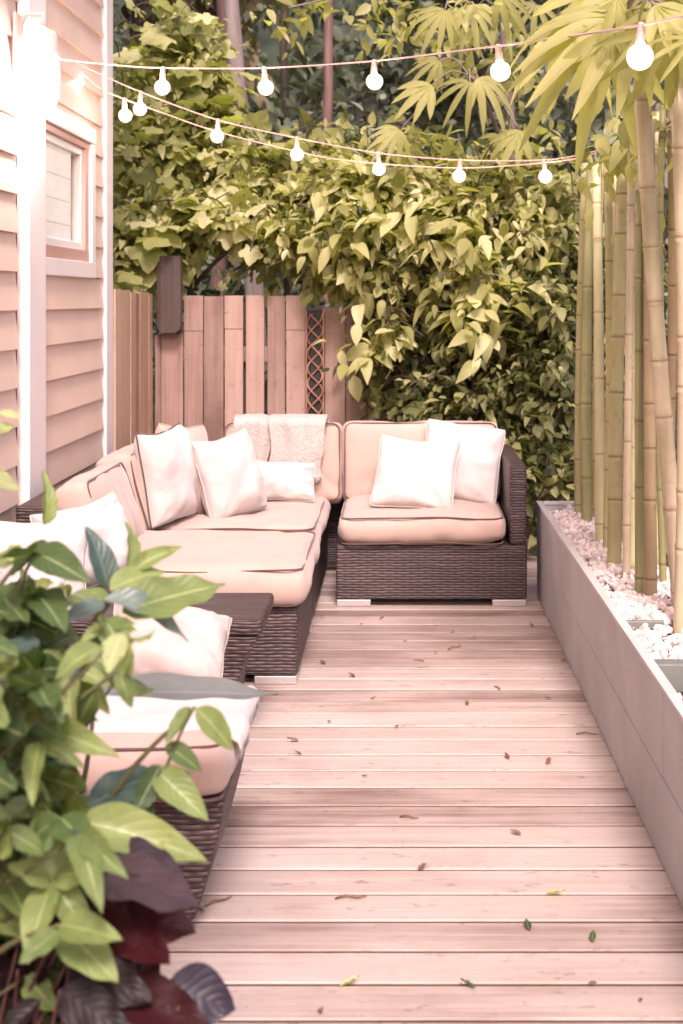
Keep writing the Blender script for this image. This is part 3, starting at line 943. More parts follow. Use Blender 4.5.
# ================================================================== PLANTER, GRAVEL, BAMBOO
PX = 0.655
def build_planter():
    p = thing('planter', 'long grey planter trough of white gravel along the deck edge', 'planter', (0.85, 4.4, 0))
    th = 0.022
    yE = 6.43
    X1 = 1.03
    mb = MB()
    for z0, z1 in ((0.004, 0.220), (0.226, 0.44)):
        ys = [1.6, 2.75, 3.93, 5.11, yE] if z0 < 0.1 else [1.6, 3.35, 5.11, yE]
        for a, b in zip(ys[:-1], ys[1:]):
            xx = PX + random.uniform(0, 0.003)
            mb.box(xx, PX + th, a + 0.0035, b - 0.0035, z0, z1, random.random())
    mb.build('side_panel', M['planter'], p, bevel=0.003)
    mb = MB()
    mb.box(X1, X1 + th, 1.6, yE, 0.004, 0.44)
    mb.build('side_panel', M['planter'], p, bevel=0.003)
    mb = MB(); mb.box(PX + th + 0.001, X1 - 0.001, yE - th, yE - 0.001, 0.004, 0.439)
    mb.build('end_panel', M['planter'], p, bevel=0.003)
    mb = MB()
    mb.box(PX - 0.002, PX + th + 0.004, 1.6, yE + 0.006, 0.4405, 0.456)
    mb.box(X1 - 0.006, X1 + th + 0.006, 1.6, yE + 0.006, 0.4405, 0.456)
    mb.box(PX + th + 0.007, X1 - 0.007, yE - th - 0.004, yE + 0.005, 0.4405, 0.4555)
    mb.build('rim', M['cap'], p, bevel=0.002)
    for y, w, z in ((4.15, 0.02, 0.425), (3.63, 0.06, 0.432)):
        mb = MB(); mb.box(PX + th + 0.001, X1 - 0.001, y, y + w, 0.1, z)
        mb.build('divider', M['divider'], p, bevel=0.002)
    mb = MB()
    V = []; Fc = []
    n = 60
    for i in range(9):
        for j in range(n + 1):
            x = PX + th + 0.002 + (X1 - PX - th - 0.004) * i / 8; y = 1.65 + (yE - th - 1.66) * j / n
            V.append((x, y, (0.385 if y > 3.66 else 0.36) + 0.012 * mnoise.noise(Vector((x * 9, y * 5, 0)))))
    for i in range(8):
        for j in range(n):
            a = i * (n + 1) + j
            Fc.append((a, a + n + 1, a + n + 2, a + 1))
    mb.add(V, Fc)
    mb.build('soil', M['soil'], p, smooth=True)
    # gravel
    mb = MB()
    base = bmesh.new(); bmesh.ops.create_icosphere(base, subdivisions=1, radius=1)
    bv = [v.co.copy() for v in base.verts]; bf = [tuple(v.index for v in f.verts) for f in base.faces]; base.free()
    x0, x1 = PX + th + 0.012, X1 - 0.012
    def stone(x, y, z, s, tone):
        q = Matrix.Rotation(random.uniform(0, 6.3), 3, Vector((random.gauss(0, 1), random.gauss(0, 1), random.gauss(0, 1))).normalized())
        sc = Vector((s * random.uniform(0.8, 1.35), s * random.uniform(0.7, 1.0), s * random.uniform(0.5, 0.75)))
        vs = []
        for v in bv:
            k = 1 + random.uniform(-0.16, 0.16)
            vs.append(Vector((x, y, z)) + q @ Vector((v.x * sc.x * k, v.y * sc.y * k, v.z * sc.z * k)))
        mb.add(vs, bf, tone)
    for i in range(3600):
        y = random.uniform(3.70, yE - th - 0.012); x = random.uniform(x0, x1)
        mound = 0.018 * math.sin(math.pi * (x - x0) / (x1 - x0)) + 0.02 * mnoise.noise(Vector((x * 4, y * 3, 5)))
        clean = y > 4.15
        if not clean and random.random() < 0.25: continue
        stone(x, y, 0.392 + mound + random.uniform(-0.006, 0.016) - (0.012 if not clean else 0), random.uniform(0.010, 0.019) * (1.15 if not clean else 1), random.random() ** 0.7 * (1 if clean else 0.8))
    for i in range(260):
        y = random.uniform(2.0, 3.60); x = random.uniform(x0, x1)
        stone(x, y, 0.37 + random.uniform(-0.005, 0.012), random.uniform(0.012, 0.022), random.random() * 0.8)
    g = mb.build('gravel', M['stones'], None, loc=(0.85, 5.0, 0.38))
    tag(g, kind='stuff')
build_planter()

def bamboo(label, bx, bd, tx, ty, td, dia, mat, nodes=0.24, bz=0.39, seed=0):
    """from a base at picture x bx, distance bd to a top at picture (tx,ty), distance td"""
    rr = random.Random(seed)
    b = Vector(((bx - CX) * bd / F, bd, bz - 0.06)); t = at(tx, ty, td)
    L = (t - b).length; d = (t - b).normalized()
    bow = Vector((1, 0, 0)) * rr.uniform(-0.022, 0.022)
    pts = []; rad = []; tone = []
    r0 = dia / 2 * 1.2
    s = 0.0; nxt = rr.uniform(0.05, 0.2); nodesS = []
    while nxt < L - 0.03:
        nodesS.append(nxt); nxt += nodes * rr.uniform(0.62, 1.35)
    stations = sorted(set([0, L] + [x for q in nodesS for x in (q - 0.02, q - 0.006, q - 0.002, q + 0.002, q + 0.006, q + 0.02) if 0 < x < L] + [L * k / 10 for k in range(1, 10)]))
    mb = MB(); seg = 14
    up = d.orthogonal().normalized(); w = d.cross(up)
    V = []; T = []
    for x in stations:
        dist = min([abs(x - q) for q in nodesS] + [9])
        k = 1.0 - 0.10 * x / L
        ring = 0.0
        if dist < 0.0035: k *= 1.02; ring = 1.0
        elif dist < 0.0075: k *= 1.10; ring = 0.55
        c = b + d * x + bow * math.sin(math.pi * x / L)
        for j in range(seg):
            a = 2 * math.pi * j / seg
            V.append(c + (up * math.cos(a) + w * math.sin(a)) * r0 * k); T.append(ring)
    Fc = []
    n = len(stations)
    for i in range(n - 1):
        for j in range(seg):
            a = i * seg + j; q = i * seg + (j + 1) % seg
            Fc.append((a, q, q + seg, a + seg))
    # hollow cut top
    top = (n - 1) * seg
    ctop = b + d * L
    base = len(V)
    for dep, kk in ((0.0, 0.76), (-0.05, 0.74)):
        for j in range(seg):
            a = 2 * math.pi * j / seg
            V.append(ctop + d * dep + (up * math.cos(a) + w * math.sin(a)) * r0 * 0.9 * kk); T.append(0.3 if dep == 0 else 0.9)
    for j in range(seg):
        j2 = (j + 1) % seg
        Fc.append((top + j, top + j2, base + j2, base + j)); Fc.append((base + j, base + j2, base + seg + j2, base + seg + j))
    Fc.append(tuple(base + seg + j for j in range(seg)))
    mb.add(V, Fc); mb.t = T
    o = mb.build('bamboo_pole', M[mat], None, loc=(b.x, b.y, bz), smooth=True, uv=False)
    tag(o, label, 'bamboo pole', 'bamboo poles standing in the planter')

BAM = [
 ('slim tan bamboo pole, first in the row at the far end of the planter', 578, 6.28, 585, 163, 6.28, 0.028, 'bamboo_tan'),
 ('greenish bamboo pole, second in the row from the far planter end', 587, 6.07, 591, 170, 6.1, 0.042, 'bamboo_green'),
 ('bright pale bamboo pole, third in the row from the far planter end', 600, 5.55, 596, 163, 5.7, 0.036, 'bamboo_pale'),
 ('tan bamboo pole, fourth in the row from the far planter end', 606.5, 5.40, 607, 158, 5.4, 0.030, 'bamboo_tan'),
 ('thick yellowish bamboo pole leaning right, fifth from the far planter end', 614, 5.05, 624, 150, 5.2, 0.046, 'bamboo_tan'),
 ('dark brown bamboo pole half hidden behind the thick yellowish pole', 624, 5.5, 616, 155, 5.6, 0.034, 'bamboo_brown'),
 ('thin pink bamboo pole leaning left beside the short green one', 626, 4.82, 632, 140, 4.9, 0.024, 'bamboo_pink'),
 ('thick pale yellow bamboo pole with dark rings near the middle of the row', 632, 4.90, 634, 128, 4.95, 0.046, 'bamboo_pale'),
 ('short green bamboo pole near the middle of the row, ringed low down', 641, 4.62, 641, 190, 4.62, 0.034, 'bamboo_green'),
 ('reddish brown bamboo pole ringed just above the gravel', 651, 4.52, 649, 120, 4.6, 0.036, 'bamboo_brown'),
 ('long pale pink bamboo pole leaning across the others', 684, 4.32, 641, 79, 4.25, 0.046, 'bamboo_pink'),
 ('thin green bamboo pole behind the leaning pale pink pole', 664, 4.75, 663, 105, 4.75, 0.022, 'bamboo_green'),
 ('thick pink and green bamboo pole at the near end of the row', 681, 4.12, 677, 73, 4.05, 0.044, 'bamboo_pink'),
 ('thin tan bamboo pole at the back, between the far green and bright pale poles', 595, 6.2, 601, 160, 6.2, 0.030, 'bamboo_tan'),
 ('olive bamboo pole at the back of the row beside the leaning yellowish pole', 617, 5.9, 612, 158, 5.9, 0.036, 'bamboo_green'),
 ('tan bamboo pole at the back behind the reddish brown pole', 645, 5.3, 643, 125, 5.3, 0.036, 'bamboo_tan'),
 ('thin green bamboo pole rising between the thick yellow pole and the ringed green one', 634, 5.7, 628, 150, 5.6, 0.026, 'bamboo_green'),
 ('slender yellow bamboo pole at the back left of the leaning pink pole', 654, 5.1, 656, 112, 5.0, 0.028, 'bamboo_pale'),
 ('slim brown bamboo pole close behind the bright pale third pole', 604, 6.0, 599, 161, 6.05, 0.026, 'bamboo_brown'),
 ('brown bamboo pole leaning right at the back of the planter', 662, 5.2, 672, 110, 4.9, 0.034, 'bamboo_brown'),
]
for i, b in enumerate(BAM):
    bamboo(*b, seed=i + 3)

# ================================================================== WICKER SOFA SECTIONS
def feet(o, x0, x1, y0, y1, w=0.16):
    for x, sx in ((x0, 1), (x1, -1)):
        for y, sy in ((y0, 1), (y1, -1)):
            mb = MB()
            xa, xb = sorted((x + sx * 0.004, x + sx * w)); ya, yb = sorted((y + sy * 0.004, y + sy * 0.07))
            mb.box(xa, xb, ya, yb, 0.002, 0.032)
            mb.build('foot', M['foot'], o, bevel=0.003)

def sofa_chair():
    o = thing('sofa_section', 'dark wicker sofa section with one right arm, facing forward beside the planter', 'sofa', (0.15, 6.65, 0), 'wicker sofa sections')
    x0, x1, y0, y1 = -0.296, 0.588, 6.20, 7.12
    aw = 0.08
    mb = MB(); mb.box(x0, x1, y0, y1 - 0.12, 0.035, 0.283); mb.build('base', M['wicker'], o, bevel=0.008)
    mb = MB(); mb.box(x1 - aw, x1 - 0.001, y0 + 0.001, y1, 0.285, 0.655); mb.build('armrest', M['wicker'], o, bevel=0.014)
    mb = MB(); mb.box(x0, x1 - aw - 0.002, y1 - 0.118, y1 - 0.002, 0.035, 0.65); mb.build('backrest', M['wicker'], o, bevel=0.014)
    feet(o, x0, x1, y0, y1)
    w = x1 - aw - x0 + 0.0
    cushion('seat_cushion', w - 0.035, 0.80, 0.135, Matrix.Translation((x0 + w / 2 - 0.002, y0 + 0.365, 0.357)), o, 3, r=0.048, bulge=0.022)
    m = Matrix.Translation((x0 + w / 2 + 0.0, 6.86, 0.588)) @ Matrix.Rotation(R(78), 4, 'X')
    cushion('back_cushion', w - 0.02, 0.40, 0.17, m, o, 4, r=0.034, bulge=0.03, wr=0.014)
sofa_chair()

XS0, XS1 = -1.42, -0.378
def sofa_corner():
    o = thing('sofa_section', 'dark wicker corner sofa section in front of the fence, under the knitted throw', 'sofa', (-0.9, 6.45, 0), 'wicker sofa sections')
    y0, y1 = 5.80, 7.12
    mb = MB(); mb.box(XS0 + 0.12, XS1, y0, y1 - 0.12, 0.035, 0.285); mb.build('base', M['wicker'], o, bevel=0.012)
    mb = MB(); mb.box(XS0, XS0 + 0.118, y0, y1, 0.035, 0.66); mb.build('backrest', M['wicker'], o, bevel=0.014)
    mb = MB(); mb.box(XS0 + 0.12, -0.30, y1 - 0.118, y1 - 0.001, 0.035, 0.66); mb.build('backrest', M['wicker'], o, bevel=0.014)
    feet(o, XS0 + 0.02, XS1, y0, y1)
    cushion('seat_cushion', 0.90, 1.16, 0.14, Matrix.Translation((-0.815, 6.395, 0.36)), o, 5, r=0.052, bulge=0.018)
    m = Matrix.Translation((-0.60, 6.87, 0.585)) @ Matrix.Rotation(R(78), 4, 'X')
    cushion('back_cushion', 0.60, 0.40, 0.17, m, o, 6, r=0.034, bulge=0.03, wr=0.020)
    m = Matrix.Translation((-1.19, 6.05, 0.565)) @ Matrix.Rotation(R(90), 4, 'Z') @ Matrix.Rotation(R(76), 4, 'X') 
    cushion('back_cushion', 0.62, 0.36, 0.16, m, o, 7, r=0.034, bulge=0.03, wr=0.014)
sofa_corner()

def sofa_left():
    o = thing('sofa_section', 'dark wicker sofa section along the house wall with its wicker end facing the camera', 'sofa', (-0.9, 5.36, 0), 'wicker sofa sections')
    y0, y1 = 4.94, 5.79
    mb = MB(); mb.box(XS0 + 0.12, XS1, y0, y1, 0.035, 0.285); mb.build('base', M['wicker'], o, bevel=0.012)
    mb = MB(); mb.box(XS0, XS0 + 0.118, y0, y1, 0.035, 0.66); mb.build('backrest', M['wicker'], o, bevel=0.014)
    feet(o, XS0 + 0.02, XS1, y0, y1)
    cushion('seat_cushion', 0.90, 0.86, 0.145, Matrix.Translation((-0.80, 5.33, 0.362)), o, 8, r=0.052, bulge=0.022)
    m = Matrix.Translation((-1.19, 5.30, 0.560)) @ Matrix.Rotation(R(90), 4, 'Z') @ Matrix.Rotation(R(74), 4, 'X')
    cushion('back_cushion', 0.66, 0.35, 0.16, m, o, 9, r=0.034, bulge=0.03, wr=0.014)
sofa_left()

def flared(mb, x0, x1, y0, y1, h, flare):
    V = []; Fc = []
    n = 7
    for i in range(n):
        z = 0.03 + (h - 0.03) * i / (n - 1); q = flare * (1 - i / (n - 1)) ** 1.3
        V += [(x0 + q, y0 + q * 0.5, z), (x1 - q, y0 + q * 0.5, z), (x1 - q, y1 - q * 0.5, z), (x0 + q, y1 - q * 0.5, z)]
    for i in range(n - 1):
        for k in range(4):
            a = i * 4 + k; b = i * 4 + (k + 1) % 4
            Fc.append((a, b, b + 4, a + 4))
    Fc.append((3, 2, 1, 0)); Fc.append(tuple((n - 1) * 4 + k for k in range(4)))
    mb.add(V, Fc)

def ottoman():
    o = thing('sofa_section', 'nearest dark wicker sofa seat with a pink cushion, behind the leafy plant', 'sofa', (-0.9, 3.1, 0), 'wicker sofa sections')
    y0, y1 = 2.95, 3.40
    mb = MB(); flared(mb, -1.38, -0.385, y0, y1, 0.325, 0.075); mb.build('base', M['wicker'], o, bevel=0.012)
    feet(o, -1.26, -0.50, y0 + 0.05, y1 - 0.05, 0.1)
    cushion('seat_cushion', 1.0, 0.50, 0.125, Matrix.Translation((-0.885, 3.165, 0.386)), o, 12, r=0.034, bulge=0.014)
    mb = MB(); mb.box(-1.49, -1.392, y0, y1, 0.03, 0.62); mb.build('backrest', M['wicker'], o, bevel=0.014)
    o = thing('bench', 'low dark wicker bench under the rumpled pink linen pillow', 'bench', (-0.98, 3.68, 0))
    mb = MB(); flared(mb, -1.38, -0.60, 3.46, 3.99, 0.345, 0.05); mb.build('base', M['wicker'], o, bevel=0.012)
    mb = MB(); mb.box(-1.385, -0.595, 3.455, 3.995, 0.347, 0.385); mb.build('seat', M['wicker'], o, bevel=0.012)
ottoman()

def wicker_table():
    o = thing('side_table', 'flared dark wicker side table between the two left sofa seats', 'side table', (-0.85, 4.36, 0))
    x0, x1, y0, y1 = -1.28, -0.435, 4.17, 4.56
    mb = MB()
    V = []; Fc = []
    zs = [0.0, 0.06, 0.14, 0.22, 0.29, 0.34, 0.372]
    ins = [0.10, 0.098, 0.09, 0.074, 0.05, 0.022, 0.004]
    for z, q in zip(zs, ins):
        V += [(x0 + q, y0 + q * 0.4, z), (x1 - q, y0 + q * 0.4, z), (x1 - q, y1 - q * 0.4, z), (x0 + q, y1 - q * 0.4, z)]
    for i in range(len(zs) - 1):
        for k in range(4):
            a = i * 4 + k; b = i * 4 + (k + 1) % 4
            Fc.append((a, b, b + 4, a + 4))
    Fc.append((3, 2, 1, 0)); Fc.append(tuple(24 + k for k in range(4)))
    mb.add(V, Fc)
    mb.build('pedestal', M['wicker'], o, bevel=0.008)
    mb = MB(); mb.box(x0 - 0.006, x1 + 0.006, y0 - 0.006, y1 + 0.006, 0.374, 0.425); mb.build('tabletop', M['wicker'], o, bevel=0.012)
wicker_table()

# ================================================================== PILLOWS AND THROW
pillow('upright cream pillow with brown piping in the sofa corner', at(166, 475, 5.92), (0.90, -0.42, 0.16), 0.36, 0.45, 0.20, 1.0, roll=3, pipe=True, group='throw pillows on the sofa')
pillow('tan pillow squeezed behind the cream piped pillow', at(184, 470, 6.08), (0.88, -0.46, 0.14), 0.36, 0.45, 0.16, 2.0, roll=-6, mat='cushion', group='throw pillows on the sofa')
pillow('white pillow tilted against the sofa corner, with pinched corners', at(229, 475, 6.12), (0.62, -0.75, 0.24), 0.33, 0.41, 0.20, 3.0, roll=9, group='throw pillows on the sofa')
pillow('small white lumbar pillow lying below the knitted throw', at(280, 481, 6.52), (0.15, -0.9, 0.45), 0.36, 0.21, 0.13, 4.0, roll=-4, group='throw pillows on the sofa')
pillow('square white pillow in front on the right sofa seat', at(416, 472, 6.46), (-0.12, -0.80, 0.55), 0.42, 0.41, 0.15, 5.0, roll=-3, group='throw pillows on the sofa')
pillow('white pillow leaning behind another against the wicker arm', at(461, 462, 6.66), (-0.02, -0.88, 0.40), 0.42, 0.43, 0.15, 6.0, roll=-9, group='throw pillows on the sofa')
pillow('slumped white pillow against the tan back cushion by the house wall', at(88, 543, 4.85), (0.55, -0.72, 0.48), 0.37, 0.34, 0.22, 7.0, roll=10, group='throw pillows on the sofa', wr=1.6)
pillow('white pillow on the wicker side table behind the foreground leaves', at(26, 568, 4.36), (0.3, -0.7, 0.65), 0.42, 0.36, 0.17, 8.0, roll=-8, group='throw pillows on the sofa', wr=1.4)

pillow('rumpled pink linen pillow lying on the low bench behind the nearest seat', Vector((-0.625, 3.60, 0.495)), (0.28, -0.52, 0.80), 0.35, 0.30, 0.20, 9.0, roll=-24, mat='linen', group='throw pillows on the sofa', wr=1.7, pinch=0.13)

def throw_blanket():
    o = thing('throw_blanket', 'knitted pale throw hung in two folds over the corner back cushion', 'blanket', (-0.58, 6.80, 0.55))
    def fold(x0, x1, drop0, drop1, seed, dy):
        n, m = 22, 30
        mb = MB(); V = []; Fc = []
        for side in (0, 1):
            for i in range(n + 1):
                u = i / n
                drop = drop0 + (drop1 - drop0) * u + 0.012 * mnoise.noise(Vector((u * 5, seed, 0)))
                for j in range(m + 1):
                    s = j / m
                    L = 0.20 + drop            # back part + top + hanging front
                    q = s * L
                    top = 0.815 + 0.010 * mnoise.noise(Vector((u * 4, seed, 2)))
                    yb, yf = 6.925, 6.755 - dy
                    if q < 0.05: y, z = yb + 0.0, top - 0.05 + q
                    elif q < 0.20:
                        f = (q - 0.05) / 0.15; y = yb + (yf - yb) * f; z = top + 0.010 * math.sin(math.pi * f)
                    else:
                        y = yf - 0.018 - 0.05 * (q - 0.2); z = top - (q - 0.20)
                    y += 0.016 * mnoise.noise(Vector((u * 4 + seed, s * 2, seed))) - 0.010 * math.sin(u * 9 + seed) * s
                    x = x0 + (x1 - x0) * u + 0.016 * mnoise.noise(Vector((s * 4, u * 2, seed + 4))) - 0.03 * s * (u - 0.2)
                    off = 0.012 if side == 0 else 0.0
                    V.append((x, y - (off if q > 0.19 else 0), z + (off if q <= 0.2 else 0)))
            b = side * (n + 1) * (m + 1)
            for i in range(n):
                for j in range(m):
                    a = b + i * (m + 1) + j
                    qd = (a, a + 1, a + m + 2, a + m + 1)
                    Fc.append(qd if side == 0 else tuple(reversed(qd)))
        N = (n + 1) * (m + 1)
        def rim(idx):
            for a, b in zip(idx[:-1], idx[1:]): Fc.append((a, b, b + N, a + N))
        rim([j for j in range(m + 1)]); rim([n * (m + 1) + j for j in range(m, -1, -1)])
        rim([i * (m + 1) + m for i in range(n + 1)]); rim([i * (m + 1) for i in range(n, -1, -1)])
        mb.add(V, Fc)
        f = mb.build('fold', M['throw'], o, smooth=True, uv=False)
        # fringe of yarn ends along the hem
        fb = MB()
        for i in range(n + 1):
            p = Vector(V[i * (m + 1) + m])
            fb.tube([p, p + Vector((random.uniform(-.006, .006), -0.004, -0.014)), p + Vector((random.uniform(-.01, .01), -0.004, -0.028))], 0.003, 5)
        fb.build('fringe', M['throw'], f, smooth=True, uv=False)
    fold(-0.84, -0.64, 0.25, 0.29, 1.0, 0.0)
    fold(-0.655, -0.365, 0.31, 0.27, 2.0, 0.022)
throw_blanket()

def seat_throw():
    mb = MB(); n, m = 40, 24; V = []; Fc = []
    for side in (0, 1):
        for i in range(n + 1):
            for j in range(m + 1):
                q = 0.945 * i / n; y = 2.99 + 0.39 * j / m
                e = 0.86
                if q < e: x = -1.24 + q; z = 0.468 - 0.010 * ((q / e) ** 4) - 0.012 * abs(2 * j / m - 1) ** 3
                else:
                    a = min(1, (q - e) / 0.06); x = -1.24 + e + 0.026 * math.sin(a * 1.57); z = 0.460 - 0.026 * (1 - math.cos(a * 1.57)) - max(0, q - e - 0.06) - 0.012 * abs(2 * j / m - 1) ** 3
                p = Vector((x, y, z))
                k = mnoise.noise(Vector((x * 9, y * 9, 1))) * 0.012 + mnoise.noise(Vector((x * 22, y * 22, 4))) * 0.003
                y2 = 0.02 * mnoise.noise(Vector((x * 5, y * 2, 8)))
                V.append(p + Vector((k if q > e else 0, y2, k + 0.004 - side * 0.008)))
        b = side * (n + 1) * (m + 1)
        for i in range(n):
            for j in range(m):
                a = b + i * (m + 1) + j
                f = (a, a + m + 1, a + m + 2, a + 1)
                Fc.append(f if side == 0 else tuple(reversed(f)))
    N = (n + 1) * (m + 1)
    ring = [j for j in range(m + 1)] + [i * (m + 1) + m for i in range(1, n + 1)] + [n * (m + 1) + j for j in range(m - 1, -1, -1)] + [i * (m + 1) for i in range(n - 1, -1, -1)]
    for a, b in zip(ring[:-1], ring[1:]): Fc.append((a, b, b + N, a + N))
    mb.add(V, Fc)
    o = mb.build('throw_blanket', M['white'], None, loc=(-0.8, 3.1, 0.45), smooth=True, uv=False)
    tag(o, 'white cotton throw spread over the nearest pink seat cushion', 'blanket')
seat_throw()

# ================================================================== STRING LIGHTS
def cat_rom(pts, n=14):
    P = [pts[0]] + list(pts) + [pts[-1]]
    out = []
    for i in range(1, len(P) - 2):
        a, b, c, d = P[i - 1], P[i], P[i + 1], P[i + 2]
        for k in range(n):
            t = k / n
            out.append(0.5 * ((2 * b) + (c - a) * t + (2 * a - 5 * b + 4 * c - d) * t * t + (3 * b - a - 3 * c + d) * t ** 3))
    out.append(Vector(pts[-1]))
    return out

def string_light(label, pts, bulbs, sag=0.03):
    P = [at(*p) for p in pts]
    C = cat_rom(P)
    o = thing('string_light', label, 'string lights', tuple(C[0]), 'string lights over the deck')
    mb = MB(); mb.tube(C, 0.0033, 6)
    mb.build('cable', M['cable'], o, smooth=True, uv=False)
    for bx in bulbs:
        best = min(C, key=lambda p: abs(CX + F * p.x / p.y - bx))
        # between samples
        i = min(range(len(C)), key=lambda k: abs(CX + F * C[k].x / C[k].y - bx))
        p = C[i]
        for j in (i - 1, i + 1):
            if 0 <= j < len(C):
                xa = CX + F * C[i].x / C[i].y; xb = CX + F * C[j].x / C[j].y
                if (xa - bx) * (xb - bx) <= 0 and abs(xa - xb) > 1e-6:
                    p = C[i].lerp(C[j], (xa - bx) / (xa - xb))
        tilt = Matrix.Rotation(R(random.uniform(-7, 7)), 3, 'Y') @ Matrix.Rotation(R(random.uniform(-7, 7)), 3, 'X')
        bb = MB()
        r = 0.033
        prof = [(0.012, -0.046), (0.015, -0.052)]
        for k in range(1, 13):
            a = math.pi * (0.17 + 0.83 * k / 12)
            prof.append((max(0.001, r * math.sin(a)), -0.080 + r * math.cos(a)))
        bb.lathe(p, prof, 20, M=tilt)
        b = bb.build('bulb', M['bulb_glass'], o, smooth=True, uv=False)
        cb = MB(); cb.lathe(p, [(max(0.001, 0.0245 * math.sin(math.pi * k / 10)), -0.080 + 0.026 * math.cos(math.pi * k / 10)) for k in range(11)], 16, M=tilt)
        cb.build('filament', M['bulb'], b, smooth=True, uv=False)
        sb = MB()
        sb.lathe(p, [(0.006, 0.006), (0.010, 0.0), (0.0105, -0.022), (0.0125, -0.025), (0.012, -0.0455)], 14, M=tilt)
        sb.build('socket', M['socket'], b, smooth=False, uv=False)

string_light('upper string of lit round bulbs crossing from the house post to the near right', 
   [(46, 58, 5.44), (113, 65, 5.5), (165, 68, 5.55), (264, 68, 5.5), (374, 61, 5.2), (498, 46, 4.3), (565, 37, 3.8), (641, 25, 3.3), (720, 8, 2.9)],
   [163, 264, 374, 498, 641])
string_light('lower string of small lit bulbs sagging towards the tops of the bamboo',
   [(78, 64, 6.20), (100, 74, 6.25), (141, 92, 6.35), (218, 120, 6.5), (297, 138, 6.6), (378, 153, 6.7), (460, 160, 6.7), (544, 160, 6.5), (592, 152, 6.05), (628, 142, 5.4), (667, 127, 4.7), (730, 100, 4.0)],
   [75.5, 141, 218, 297, 378, 460, 544, 622])
string_light('slack lower cable with a single lit bulb near the house corner',
   [(79, 70, 6.20), (100, 88, 6.3), (124, 99, 6.38), (160, 112, 6.5), (215, 131, 6.65), (290, 150, 6.8), (350, 161, 6.85), (460, 168, 6.85), (560, 161, 6.5), (600, 152, 6.15)],
   [124])

# ================================================================== PLANTS BEHIND
def B(px, py, Y, rx, ry, rz, n):
    c = at(px, py, Y)
    return ((c.x, c.y, c.z), (rx, ry, rz), n)

def limb(mb, pts, r0, r1, seg=8, tone=0.5):
    C = cat_rom([Vector(p) for p in pts], 8)
    n = len(C)
    rad = [r0 + (r1 - r0) * i / (n - 1) for i in range(n)]
    C = [p + Vector((mnoise.noise(p * 3), mnoise.noise(p * 3 + Vector((5, 0, 0))), 0)) * r0 * 0.5 for p in C]
    mb.tube(C, rad, seg, tone)

def mixed(P, templates):
    pick = RNG.integers(0, len(templates), len(P[0]))
    return [(t, *[a[pick == k] for a in P]) for k, t in enumerate(templates)]

def twigs(mb, bl, n, r=0.004):
    """bare arching twigs running through the foliage"""
    for k in range(n):
        c, rad, _ = random.choice(bl)
        c = Vector(c); a = c + Vector((random.uniform(-1, 1) * rad[0], random.uniform(-1, 0.2) * rad[1], random.uniform(-1, 1) * rad[2]))
        d = Vector((random.uniform(-1, 1), random.uniform(-0.5, 0.1), random.uniform(-0.2, 0.8))).normalized() * random.uniform(0.15, 0.36)
        mb.tube(cat_rom([a, a + d * 0.5 + Vector((0, 0, 0.05)), a + d + Vector((0, -0.03, -0.02))], 5), r * random.uniform(0.6, 1.3), 5)

def hedge():
    o = thing('shrub', 'dense green shrub spilling over the fence behind the right sofa seat', 'shrub', (0.45, 8.0, -0.15))
    bl = [B(470, 400, 7.75, 0.62, 0.38, 0.50, 2300), B(540, 430, 7.6, 0.36, 0.35, 0.55, 1300), B(420, 362, 7.85, 0.34, 0.22, 0.34, 850),
          B(520, 300, 7.9, 0.50, 0.42, 0.42, 1600), B(440, 285, 7.95, 0.50, 0.40, 0.42, 1500), B(385, 325, 7.92, 0.20, 0.14, 0.26, 300),
          B(540, 500, 7.45, 0.22, 0.25, 0.30, 450), B(605, 380, 7.5, 0.5, 0.4, 0.8, 1500), B(590, 260, 7.7, 0.5, 0.4, 0.5, 900)]
    P = cloud([(c, r, n * 0.62) for c, r, n in bl], 9, (0.05, 0.105), 0.085, up=0.75, tone=(0.0, 0.95))
    P2 = cloud([(c, r, n * 0.22) for c, r, n in bl], 7, (0.06, 0.12), 0.07, up=0.9, tone=(0.3, 1.0), shell=0.9)
    leaf_mesh('foliage', mixed(P, (OV, OV_C, OV_W)) + mixed(P2, (OV_N, OV)), M['hedge_leaf'], o)
    mb = MB()
    twigs(mb, bl, 60)
    for k in range(12):
        x = random.uniform(-0.05, 1.2)
        limb(mb, [(x * 0.5 + 0.25, 8.0, -0.15), (x * 0.7 + 0.15, 7.9, 0.5), (x, 7.8 + random.uniform(-.2, .2), 1.2), (x * 1.1, 7.8, random.uniform(1.5, 2.0))], 0.02, 0.005, 6)
    mb.build('stem', M['bark_dark'], o, smooth=True)

